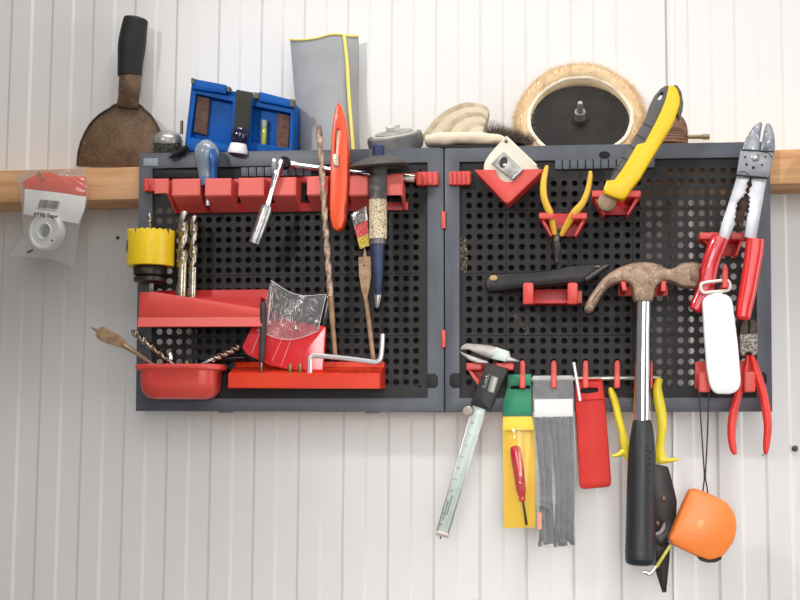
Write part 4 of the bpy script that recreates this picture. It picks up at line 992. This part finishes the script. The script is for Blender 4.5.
# big crimping pliers
funnel('red forked holder gripping the big crimping pliers, beside the hammer face', 699.8, 745, 232.4, 7, 721, 738, 256.4, d=104, gap=(719.5, 731))
T = thing('crimping_pliers', 'big steel crimping pliers, jaws up, with glossy red handles on the right edge', 'pliers', (740, 322, 104))
jm = M('jaw_steel', (146, 150, 156), .35, .7, c2=(112, 116, 122), sc=90, c3=(200, 204, 208), sc3=260)
am = M('stamped_steel', (200, 200, 203), .36, .75, c2=(180, 180, 184), sc=40)
sub('jaw', T, jm, lambda b: b.plate(rnd([(743.4, 146.8), (746.4, 137.4), (752.6, 127.4), (758.6, 122), (761.8, 122), (762.6, 124), (760.8, 134), (759, 151), (742.6, 149.4)], .8), 119, 6, .8))
sub('jaw', T, jm, lambda b: b.plate(rnd([(765, 128), (766.4, 123.2), (769.4, 123), (772, 126.4), (774.6, 135), (775.4, 147), (774.4, 151.6), (761, 150.8), (762.6, 140)], .8), 119, 6, .8))
pv = sub('pivot_plate', T, M('pivot_steel', (158, 161, 166), .4, .7, c2=(138, 140, 146), sc=60), lambda b: b.plate(rnd([(740.8, 149), (774.6, 150.8), (773, 158), (768.4, 177.4), (737, 174.6)], 1.5), 121, 9, .8))
for x, y, r in ((745.2, 157, 1.1), (746.6, 164.4, 1.3), (753.4, 167.6, 1.6), (762, 164.8, 1.1), (765.6, 157, 1)):
    sub('wire_hole', pv, M('hole_black', (24, 22, 22), .7), lambda b: b.plate(ell(x, y, r, r, 12), 121.3, .6))
sub('rivet', pv, steel, lambda b: b.lathe(P(755.4, 157.4, 120.8), (0, -1, 0), [(0, .0042), (.0012, .004), (.0018, .0024), (.002, 0)], 22))
sub('shear_line', pv, M('hole_black', (0, 0, 0)), lambda b: (b.strip([(742, 150, .7, 121.2, .6), (774, 151.8, .7, 121.2, .6)], k=1, n=6), b.strip([(763, 152, .35, 121.2, .4), (769, 153.4, .35, 121.2, .4), (772.4, 158, .35, 121.2, .4)], k=3, n=6), b.strip([(738, 172.6, .35, 121.2, .4), (744, 171.6, .35, 121.2, .4), (749, 174.6, .35, 121.2, .4)], k=3, n=6), b.strip([(737.2, 175.6, .8, 121.2, .6), (768, 178.2, .8, 121.2, .6)], k=1, n=6)))
def teeth(pts, amp, n):
    o = []
    for i in range(len(pts)-1):
        for k in range(n):
            t = k/n; q = lerp2(pts[i], pts[i+1], t); o.append((q[0]+(amp if k % 2 else 0), q[1]))
    return o
la = [(737, 176)]+[(749.6, 177.6)]+teeth([(749.4, 180), (747, 193), (742, 200)], -2.2, 4)+teeth([(739, 201), (736.6, 211), (736, 222)], -1.6, 4)+[(735, 224), (728.6, 240), (718.4, 236), (722, 222.6), (729, 202)]
ra = [(751.6, 177.8), (767, 178.2), (762, 206), (756.4, 239), (744.4, 237), (746.4, 222)]+teeth([(747.6, 214), (748.4, 204), (748.6, 196)], 1.6, 4)+teeth([(747, 194), (750, 188), (752, 180)], 1.6, 3)
sub('arm', T, am, lambda b: b.plate(la, 118, 5, .5)); sub('arm', T, am, lambda b: b.plate(ra, 116, 5, .5))
sub('inner_arm', T, M('rusty_gap_steel', (96, 66, 52), .6, .5, c2=(52, 42, 38), sc=200), lambda b: b.plate(teeth([(747.6, 178), (744, 192), (739, 206), (736, 226)], -1.2, 4)+[(743, 230)]+teeth([(744.6, 214), (749, 196), (752, 182)], 1.2, 4)+[(752.6, 178)], 113, 3, .2))
gl = M('glossy_deep_red', (204, 30, 44), .2, c2=(216, 44, 50), sc=20, coat=.6)
gl2 = M('glossy_red', (226, 44, 44), .2, coat=.6)
sub('handle', T, gl, lambda b: b.strip([(720.4, 237.4, 8.6, 115), (717.6, 244, 9, 115), (712.4, 257, 8.8, 114), (709, 269, 8.8, 113), (706.6, 282, 9, 113), (702.6, 296, 8.8, 113), (698, 305, 8.2, 113), (695, 310, 6, 113)], th=5.5, k=4, e=2.8, n=20, cap=(.1, .3)))
sub('handle', T, gl2, lambda b: b.strip([(755.2, 239.4, 9.2, 115), (754, 252, 9.4, 115), (751, 271, 8.8, 115), (747.4, 292, 8.6, 115), (744.2, 308, 8.2, 115), (742.8, 317.6, 7.6, 115)], th=6.5, k=4, e=2.8, n=20, cap=(.1, .4)))

# white tag on a peg
T = thing('peg_hook', 'slim red peg carrying the white plastic tag, left of the right-hand red handle', 'hook', (725, 288, 76))
sub('peg', T, red, lambda b: b.plate(rnd([(723, 266), (726, 263.6), (728, 268), (728.6, 288), (722, 288.4)], 1), 78, 6, .7))
sub('finger', T, red, lambda b: b.plate(rnd([(722.6, 283.6), (727.8, 283.4), (728, 287.8), (722.4, 288)], .8), 129.5, 54, .6))
sub('lip', T, red, lambda b: b.plate(rnd([(722.8, 272), (725, 269.6), (727.4, 272), (728, 287.8), (722.4, 288)], 1), 131.5, 3, .7))
T = thing('plastic_tag', 'plain white rounded plastic tag hanging by its loop from a slim red peg', 'tag', (722, 395, 118))
wb = [(702.4, 303), (703.6, 299), (706.8, 295.4), (713, 293.4), (726, 293.8), (730.6, 297), (732.8, 302), (738.2, 344), (741.2, 380), (740, 387.4), (736, 392), (730, 394.2), (717, 393.8), (712.4, 390.6), (709.4, 384), (706.6, 368), (704.2, 335)]
sub('body', T, white_p, lambda b: b.plate(rnd(wb, 2), 128, 7, 2.2))
sub('loop', T, M('ivory_loop', (240, 230, 220), .35), lambda b: b.tube([P(x, y, 126) for x, y in [(700.8, 288), (701.4, 284), (705, 282.6), (712, 281.6), (725, 280.4), (728.6, 281.6), (730, 285.6), (729, 289.4), (724, 291), (712, 292), (705, 292.8), (702, 291.4)]], .0016, 10, closed=True, k=3))
sub('neck', T, white_p, lambda b: b.plate(rnd([(714.6, 290.4), (720.6, 290), (724, 295.6), (711, 295.8)], 1), 127, 4, .8))

# small red handled pliers in a lug holder
T = thing('lug_holder', 'red two-lug holder at the bottom right behind the white tag', 'holder', (726, 391, 80))
sub('back', T, red, lambda b: b.plate(rnd([(695, 361.6), (757.4, 360.6), (757.4, 388), (695, 389)], 1), 75.4, 4, .6))
for x0, x1 in ((698.8, 710), (744.4, 755.4)):
    sub('lug', T, red, lambda b: b.plate(rnd([(x0, 371.8), (x1, 371.4), (x1, 392), (x0, 392.2)], [3, 3, 1.5, 1.5]), 112, 12, 1))
    sub('arm', T, red, lambda b: b.box(x0+1, 380, x1-1, 388.5, 101, 25, .5))
T = thing('pliers', 'small pliers with slim bright red handles hanging jaws up below the crimping pliers', 'pliers', (748, 456, 92))
sub('jaws', T, M('brown_dark_jaw', (92, 78, 66), .5, .5, c2=(60, 54, 48), sc=160), lambda b: (b.plate(rnd([(739.6, 334), (740, 326), (742, 320), (748.4, 319), (748.6, 338), (740, 338)], 1), 95, 7, 1), b.plate(rnd([(749.2, 338), (749.2, 319), (755, 320), (757.6, 327), (757.6, 338)], 1), 95, 7, 1)))
sub('joint', T, M('worn_bright_steel', (186, 180, 172), .5, .7, c2=(110, 104, 96), sc=420, lo=.44, hi=.56, bump=.5, bsc=900), lambda b: b.plate(rnd([(739.4, 334), (757.6, 333), (757.4, 354), (752.6, 357), (750.4, 352), (747, 352), (745, 357), (740, 353.6)], 2), 97, 10, 1.4))
rg_ = M('coral_red_grip', (236, 62, 50), .3, c2=(226, 52, 44), sc=40)
sub('handle', T, rg_, lambda b: b.strip([(747.4, 356, 1.9, 95), (745.2, 372, 2.9, 97), (738.6, 394, 3.9, 98), (733.2, 414, 4.4, 98), (731.4, 434, 4.2, 98), (733, 448, 3.6, 98), (734.8, 453.4, 2.2, 98)], th=3.4, k=4, cap=(.3, .7)))
sub('handle', T, rg_, lambda b: b.strip([(751.6, 356, 2.6, 95), (755.6, 370, 4.4, 97), (761.4, 388, 4.6, 98), (765.8, 408, 4.6, 98), (767.8, 426, 4.2, 98), (766.4, 444, 3.6, 98), (765.6, 453, 2.2, 98)], th=3.4, k=4, cap=(.3, .7)))

# orange tape measure
T = thing('tape_measure', 'orange tape measure hanging by a thin black cord at the lower right', 'tape measure', (705, 562, 100))
oo = [(690.4, 489.8), (696.6, 489), (711, 494.4), (727, 502), (735.4, 513), (737.7, 528), (734, 543), (722.4, 557.6), (710, 561.4), (697, 557), (671.6, 544.4), (669.2, 538.8), (673.4, 528.6), (686.4, 497)]
sub('body', T, orange, lambda b: b.plate(rnd(oo, [3, 4, 3, 4, 5, 5, 5, 5, 4, 3, 2, 2, 3, 3]), 112, 26, 4.5))
sub('boss', T, M('orange_boss', (252, 162, 84), .35), lambda b: b.plate(ell(700.6, 525.6, 4.6, 6, 20, 0, .3), 112.5, 1, .3))
sub('bumper', T, black_m, lambda b: b.plate(rnd([(697, 556.6), (710, 560.6), (722, 557), (721.6, 559.4), (716, 562.4), (708, 563), (700.4, 560.8)], 1), 110, 22, 1))
sub('blade', T, M('tape_yellow', (206, 190, 70), .4), lambda b: b.plate([(669.6, 544.4), (671.6, 546.6), (657.4, 568.4), (655.4, 566)], 104, 6, .2))
sub('end_hook', T, steel, lambda b: b.plate(rnd([(643, 571), (650.4, 572.2), (655.2, 565.4), (657.8, 567.8), (651.4, 576), (648.6, 576.2), (643, 573)], .5), 106, 9, .4))
cordm = M('black_cord', (52, 48, 48), .7)
sub('cord', T, cordm, lambda b: b.tube([P(*q) for q in ((704.6, 477, 104), (702.8, 450, 106), (700.2, 410, 108), (699, 391, 108), (698.9, 380, 104), (700.4, 378.6, 94), (708.6, 378.6, 94), (709.6, 380, 104), (708.8, 393, 108), (707.6, 430, 108), (706.2, 460, 106), (705.2, 477, 104))], .0007, 6, k=4))
sub('cord', T, cordm, lambda b: (b.tube([P(*q) for q in ((703, 491, 100), (703.6, 485, 103), (705, 478, 104), (706.6, 485, 103), (707.8, 493, 100))], .0007, 6, k=4)))
sub('knot', T, cordm, lambda b: b.strip([(704.7, 474.6, 1.3, 104.4), (705, 479, 1.4, 104.4)], k=1, n=10, cap=(.6, .6)))

# lower rod and pegs
T = thing('peg_rail', 'thin steel rod with a row of red pegs along the bottom of the right board', 'rail', (590, 388, 80))
sub('rod', T, M('greenish_steel', (190, 196, 184), .3, .8), lambda b: b.strip([(527, 379.6, 2.1, 84), (660, 377.6, 2.1, 84)], k=1, n=12))
for x in (522.4, 553.8, 585.6, 617.2, 650):
    pgo = sub('peg', T, red, lambda b: b.plate(rnd([(x-2.6, 364), (x-1.6, 360.6), (x+1.8, 360.4), (x+2.8, 364), (x+3.2, 388), (x-3.2, 388.4)], 1), 78.6, 7, .7))
    sub('finger', pgo, red, lambda b: (b.plate(rnd([(x-2.8, 380.2), (x+2.8, 380.2), (x+2.8, 388), (x-2.8, 388.2)], 1.2), 104, 28, .7), b.plate(rnd([(x-2.8, 374.5), (x+2.8, 374.4), (x+2.8, 388), (x-2.8, 388.2)], 1.6), 106, 3, .7)))

# caliper with its holder
T = thing('tool_holder', 'red forked holder behind the digital caliper', 'holder', (490, 384, 78))
sub('back', T, darkred, lambda b: b.plate(rnd([(468, 364), (512, 363.4), (500, 386), (479, 387)], 1), 74.4, 3.2, .4))
for x0, x1 in ((466.2, 482), (496, 513.6)):
    sub('pad', T, red, lambda b: b.plate(rnd([(x0, 362.8), (x1, 362.5), (x1, 369.8), (x0, 370.2)], 1.6), 100, 26, .8))
sub('cheek', T, red, lambda b: b.plate([(467.6, 370), (471, 370), (482, 384), (478, 386)], 96, 20, .4))
T = thing('caliper', 'digital caliper with a black display body and long pale scale hanging at a slant', 'caliper', (442, 536, 104))
cst = M('caliper_steel', (160, 153, 148), .35, .65, c2=(140, 134, 130), sc=60)
scale_m = M('pale_green_scale', (194, 206, 198), .4, .2, c2=(184, 196, 188), sc=60)
sub('upper_jaw', T, cst, lambda b: b.plate(rnd([(460, 350), (461.4, 346.6), (466.2, 343.2), (490, 345.2), (510, 352.4), (510.4, 357), (521, 361.4), (519, 362), (505, 361.4), (491, 358.8), (478, 353.8), (468.4, 349.6)], .8), 106, 3.4, .5))
sub('lower_jaw', T, cst, lambda b: b.plate(rnd([(459.2, 350.8), (468, 354.6), (484, 360.2), (489, 361.6), (487.4, 363.6), (476, 363), (468.6, 360), (461.8, 354.8)], .8), 105, 3.4, .5))
sub('scale_end', T, scale_m, lambda b: b.plate([(496, 347), (509.6, 351.6), (505.2, 361.6), (491.6, 358.6)], 107.4, 3, .3))
bm_ = sub('beam', T, scale_m, lambda b: b.plate([(489, 366), (502.6, 370), (484.4, 414), (448.6, 533), (436.6, 530.4), (470.4, 412)], 105, 4.5, .4))
sub('edge', bm_, M('steel_edge', (150, 150, 150), .35, .8), lambda b: (b.plate([(470.4, 412), (471.6, 412.3), (437.8, 531), (436.4, 530.4)], 105.5, 3, .1), ))
sub('edge', bm_, M('steel_edge', (0, 0, 0)), lambda b: (b.plate([(483.4, 414), (484.6, 414.2), (448.8, 533), (447.6, 532.6)], 105.5, 3, .1), ))
def ticks(b):
    for k in range(76):
        t = k/76; xa, ya = 483-35*t, 416+113*t; L_ = 4.2 if k % 10 == 0 else (3.2 if k % 5 == 0 else 2.2)
        b.plate([(xa-L_-1.2, ya-.35-L_*.28), (xa-1.2, ya-.35), (xa-1.3, ya-.1), (xa-L_-1.3, ya-.1-L_*.28)], 105.3, .3)
o = sub('ticks', bm_, M('tick_ink', (120, 132, 126), .6), ticks); o['kind'] = 'stuff'
for k in range(10):
    t = k/10+.03; sub('numeral', bm_, M('tick_ink', (0, 0, 0)), lambda b: b.text(str(k), 474.5-34.5*t, 421+113*t, .0042, 105.4, 1.28))
for k in range(2):
    sub('marking', bm_, M('tick_ink', (0, 0, 0)), lambda b: b.plate([(447.5+4*k, 501-6*k), (449+4*k, 501.4-6*k), (443.4+4*k, 521-6*k), (442.2+4*k, 520.6-6*k)], 105.3, .2))
sub('end_stop', T, M('end_stop_steel', (168, 156, 150), .45, .6), lambda b: (b.plate(rnd([(437, 530), (449, 533.4), (447.8, 538), (435.2, 534.8)], .5), 106.5, 7, .4), ))
sub('depth_rod', T, dsteel, lambda b: b.plate([(440, 535.4), (441.6, 535.8), (441, 539.2), (439.8, 539)], 104, 1.5))
body = sub('display_body', T, M('caliper_black', (34, 33, 32), .45, spec=.35, c2=(42, 41, 40), sc=60), lambda b: b.plate(rnd([(486.6, 362.4), (508.6, 368.6), (503.6, 381), (501, 386), (490.4, 411.4), (470.2, 404), (475.6, 391), (480.6, 378)], 1.6), 113, 11, 1.4))
sub('screen', body, M('lcd_grey', (142, 144, 134), .25), lambda b: b.plate(rnd([(491.8, 375.4), (498.4, 378), (493.8, 393.2), (487.6, 390.8)], .6), 113.5, 1, .2))
sub('keypad', body, M('keypad_black', (24, 24, 25), .35), lambda b: b.plate(rnd([(485.6, 372.2), (491.2, 374.4), (486, 390.2), (480.6, 388)], .6), 113.3, 1, .2))
sub('key_mark', body, M('print_pale', (0, 0, 0)), lambda b: b.plate([(485.8, 375.6), (487.4, 376.2), (485.2, 383), (484.6, 382.8), (486.2, 377.4), (485.4, 377.1)], 113.7, .4))
sub('key_mark', body, M('print_pale', (0, 0, 0)), lambda b: b.plate([(482.4, 385.4), (483.8, 385.9), (483.4, 387.2), (482, 386.7)], 113.7, .4))
sub('thumb_wheel', T, M('satin_wheel', (190, 180, 166), .4, .6), lambda b: b.lathe(P(469.8, 411.2, 104), (-.3, -1, 0), [(0, .0046), (.001, .0050), (.007, .0050), (.0078, .0042), (.008, .0)], 22))

# green and yellow packet with a screwdriver inside
T = thing('screwdriver_packet', 'green and yellow hanging packet with a small red screwdriver inside, on the peg rail', 'packet', (519, 528, 94))
grn = M('green_card', (12, 132, 92), .5, c2=(18, 140, 98), sc=30); ycard = M('yellow_card', (250, 214, 60), .5, c2=(246, 208, 50), sc=30)
sub('hang_card', T, grn, lambda b: b.plate([(509.4, 374.6), (531.2, 374), (531.8, 416.4), (502.4, 416.6), (503.4, 402), (507.4, 386), (507.6, 376)], 94, 1.2, .2, [rnd([(510.5, 385.8), (530.4, 385.4), (530, 389), (511, 389.4)], .8)]))
sub('card_step', T, M('green_fold', (8, 112, 78), .5), lambda b: (b.plate([(503.2, 413.4), (531.6, 413), (531.8, 416.6), (502.6, 416.8)], 95.6, 1.4, .2), b.plate([(508.4, 375.4), (511, 375), (510.6, 389), (508.2, 389)], 94.8, .8, .2)))
sub('fold_band', T, ycard, lambda b: b.plate([(502.6, 416.6), (532, 416.4), (534.6, 430.4), (502.6, 430.8)], 96, 3, .5))
sub('back_card', T, ycard, lambda b: b.plate([(502.6, 429), (534.6, 428.6), (535.8, 527.4), (503.8, 528.2)], 91.6, 1, .2))
sub('clear_front', T, CLEAR('clear_packet', (253, 250, 240), .03, .15, .02, bump=.25, bsc=60), lambda b: b.sheet(lambda u, v: (502.8+32*v+1.2*u, 429+98.6*u, 93+13*math.sin(PI*v)**.8*math.sin(PI*min(1, .12+u*.9))**.7+.6*math.sin(9*u+5*v)), 16, 12, .4))
T2 = thing('screwdriver', 'small red-handled screwdriver sealed inside the yellow packet', 'screwdriver', (521, 526, 98))
sub('handle', T2, M('clear_red_handle', (206, 34, 52), .2, c2=(190, 26, 44), sc=50, coat=.5), lambda b: b.strip([(515.2, 448, 5, 98.4), (516.4, 456, 5.8, 98.4), (519.4, 476, 5.4, 98.4), (521.4, 492, 4.6, 98.4), (522, 496.4, 3, 98.4), (522.4, 499.6, 3.6, 98.4), (522.6, 501, 3, 98.4)], n=12, k=3, e=2.4, cap=(.5, .3)))
sub('shaft', T2, M('dark_shaft', (70, 60, 56), .4, .7), lambda b: b.strip([(523, 501, 1.2, 97.4), (526.6, 524.6, 1.2, 95.6)], k=1, n=8))

# bag of cable ties
T = thing('cable_tie_bag', 'clear hanging bag full of grey cable ties, between the yellow packet and red sheath', 'bag', (555, 546, 96))
sub('bag', T, CLEAR('clear_tie_bag', (250, 250, 250), .014, .3, .02, bump=.25, bsc=50), lambda b: (b.plate([(532.6, 375.6), (573, 375.4), (575.6, 440), (575.6, 546.6), (537.4, 547.2), (535.4, 470), (532.8, 416)], 103, .4, 0), b.plate([(532.6, 375.6), (573, 375.4), (575.6, 440), (575.6, 546.6), (537.4, 547.2), (535.4, 470), (532.8, 416)], 91, .4, 0)))
sub('header', T, paper, lambda b: b.plate([(534.4, 399.4), (572.6, 399), (573, 416.4), (534.4, 417)], 102, .5, .1))
sub('hang_strip', T, M('grey_strip', (186, 186, 186), .5), lambda b: b.plate([(533, 376), (572.8, 375.6), (572.8, 379.4), (533, 380)], 102.4, .5, .1))
sub('orange_print', T, M('salmon_print', (244, 140, 110), .5), lambda b: b.plate([(537.6, 512), (541.6, 513), (541.8, 529), (537.8, 530)], 102, .4))
tie_m = M('grey_tie', (70, 70, 72), .42, c2=(48, 48, 50), sc=120)
random.seed(11)
for k in range(22):
    t = (k+.5)/22; xt = 534.6+37.6*t
    if t < .42: xm, xb = 541+10.5*t/.42+random.uniform(-.6, .6), 539+16*t/.42
    else: xm, xb = 556.4+17.6*(t-.42)/.58, 555+18.6*(t-.42)/.58
    ys = 415.5+random.uniform(0, 4); ye = 543+random.uniform(-4, 3); d = 94.6+1.7*(k % 4)+random.uniform(0, .6)
    b = B(); b.strip([(xt, ys, 1.35, d, .5), ((xt+xm)/2, 450, 1.4, d, .5), (xm, 488, 1.4, d, .5), ((xm+xb)/2, 515, 1.35, d, .5), (xb, ye-3, 1.3, d, .5)], k=3, n=8, e=5, cap=(.1, .1))
    b.plate(rnd([(xb-1.9, ye-3.6), (xb+1.9, ye-3.6), (xb+1.9, ye+1), (xb-1.9, ye+1)], .4), d+.9, 1.9, .2)
    tag(b.out('cable_tie', tie_m), 'grey cable tie among the bundle inside the clear hanging bag', 'cable tie', 'cable ties in the clear bag')
random.seed(5)

# red sheath and the pin beside it
T = thing('tool_sheath', 'long red plastic sheath with a dark slot, hanging from the peg rail', 'sheath', (594, 488, 92))
so = [(575, 378.4), (602.4, 378), (604.2, 392), (605.4, 402), (608.4, 440), (611.4, 482), (610.4, 486), (607, 487.2), (584, 489.4), (580.6, 488), (579.4, 484), (577, 440), (575, 402)]
sub('pocket', T, M('red_vinyl', (206, 52, 46), .5, spec=.2, c2=(212, 58, 50), sc=20, bump=.15, bsc=90), lambda b: b.plate(rnd(so, 1.5), 100, 9, 3, [rnd([(580, 389.4), (586, 387.4), (598, 388), (598.4, 391.8), (588, 393.4), (580.4, 393)], 1.2)]))
sub('fold', T, M('red_vinyl', (0, 0, 0)), lambda b: b.strip([(576.4, 400, .7, 100.4, .8), (590, 399.4, .8, 100.8, .8), (605, 398.6, .7, 100.4, .8)], k=3, n=8))
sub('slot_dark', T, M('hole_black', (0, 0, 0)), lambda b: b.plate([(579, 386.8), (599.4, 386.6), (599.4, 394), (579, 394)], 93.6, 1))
b = B(); b.strip([(573.6, 362.4, 1.6, 108), (577, 382, 1.5, 108), (580, 401, 1.5, 108)], k=1, n=10, e=3, cap=(.1, .1))
tag(b.out('steel_pin', M('satin_zinc', (0, 0, 0))), 'short slanting silver pin in front of the red sheath', 'pin')

# tin snips behind the hammer grip
T = thing('tin_snips', 'black tin snips with lemon yellow handles, hanging blades down behind the hammer grip', 'snips', (662, 593, 88))
sub('handle', T, yel_lemon, lambda b: (b.strip([(610.4, 389, 2.4, 91), (612.4, 394, 3.6, 91), (615.6, 404, 3.8, 91), (618.6, 418, 3.8, 91), (622.4, 432, 4, 91), (625.4, 446, 5, 90), (630, 458, 5, 88), (640, 470, 5, 87)], th=5, k=4, cap=(.7, .4)), b.strip([(624.4, 451.6, 4, 91), (617, 455.2, 2.2, 91), (612.4, 455.8, 1.5, 91)], th=3, k=3, cap=(.1, .7))))
sub('handle', T, yel_lemon, lambda b: (b.strip([(659.4, 378.6, 3.6, 91), (657.4, 388, 4.6, 91), (658.8, 400, 5.4, 91), (661.4, 414, 5.4, 91), (662, 428, 5, 91), (660.4, 442, 4.4, 90), (659.6, 452, 5.4, 89), (661.6, 462, 5.4, 88)], th=5, k=4, cap=(.25, .3)), b.strip([(660, 459.6, 4.6, 91), (669, 460.4, 2.6, 91), (677.6, 459, 1.7, 91)], th=3, k=3, cap=(.1, .7))))
bk = M('blackened_steel', (27, 24, 23), .4, .4, c2=(46, 36, 31), sc=60)
sub('blade_lever', T, bk, lambda b: b.plate(rnd([(650, 463), (660, 465), (668, 466.4), (672, 480), (677, 501), (676, 522), (671, 538), (662, 548), (655, 542), (650, 500)], 2), 87, 5, .8, [sm([(655, 533), (660, 530.4), (664.6, 522), (665.6, 528), (662.6, 533), (657, 535.6)], 3)]))
sub('blade', T, bk, lambda b: b.plate(rnd([(654, 540), (664, 536), (670.4, 544), (669.6, 560), (666.4, 592.4), (664.6, 593), (659.6, 577), (656.4, 564), (652, 552)], 1.5), 85, 6, .8))
sub('blade', T, bk, lambda b: b.plate(rnd([(650, 540), (660, 538), (663.6, 560), (664.2, 593), (662.4, 592.6), (655.6, 571), (650, 556)], 1.5), 79, 5, .8))
for x, y, r in ((663.4, 499, 2.9), (657.6, 523.6, 2.6)):
    sub('bolt', T, M('worn_bolt', (128, 112, 96), .45, .7), lambda b: b.lathe(P(x, y, 86.8), (0, -1, 0), [(0, r*.001), (.0018, r*.00094), (.0026, r*.0006), (.0028, 0)], 16))

# ------------------------------------------------------------------ light
def area(name, loc, tgt, sx, sy, power, col=(1, 1, 1)):
    l = bpy.data.lights.new(name, 'AREA'); l.shape = 'RECTANGLE'; l.size = sx; l.size_y = sy; l.energy = power; l.color = col
    o = bpy.data.objects.new(name, l); COL.objects.link(o); o.location = loc
    o.rotation_euler = (Vector(tgt)-Vector(loc)).to_track_quat('-Z', 'Y').to_euler(); return o
def spot(name, loc, tgt, ang, blend, rad, power, col=(1, 1, 1)):
    l = bpy.data.lights.new(name, 'SPOT'); l.spot_size = math.radians(ang); l.spot_blend = blend; l.shadow_soft_size = rad; l.energy = power; l.color = col
    o = bpy.data.objects.new(name, l); COL.objects.link(o); o.location = loc
    o.rotation_euler = (Vector(tgt)-Vector(loc)).to_track_quat('-Z', 'Y').to_euler(); return o
spot('work_lamp', (-.80, -1.4, .68), (.11, 0, .155), 34, 1, .05, 46, (1, .995, .99))
area('ceiling_lamp', (.35, -.75, 1.5), (.2, 0, .0), .8, .4, 5, (1, .995, .99))
area('ceiling_tube', (-.1, -.6, 1.5), (-.1, 0, .0), 1.2, .4, 13, (1, .995, .99))
spot('low_fill_left', (.10, -1.5, -.15), (-.02, 0, -.37), 36, 1, .25, 42, (1, .985, .985))  # added fill spot that brightens the lower wall, no such lamp known
spot('low_fill_right', (.45, -1.5, -.15), (.20, 0, -.37), 36, 1, .25, 9, (1, .985, .985))  # second added fill spot, for the lower wall further right
rl = area('front_fill', (.50, -1.7, .45), (.27, 0, -.28), 1.1, .8, 1.8, (1, .985, .98)); rl.data.spread = math.radians(75)  # added soft frontal fill to lift the lower wall
area('side_fill', (1.9, -.8, .0), (.3, 0, -.1), 1.0, 1.2, 12, (1, .985, .98))  # added fill from the right, lighting the wall behind the right board
W = bpy.data.worlds.new('world'); SC.world = W; W.use_nodes = True
W.node_tree.nodes['Background'].inputs['Color'].default_value = (1, .97, .94, 1)
W.node_tree.nodes['Background'].inputs['Strength'].default_value = .23
SC.view_settings.view_transform = 'Standard'; SC.view_settings.look = 'None'
SC.view_settings.gamma = 1; SC.view_settings.use_curve_mapping = False
SC.view_settings.exposure = 0
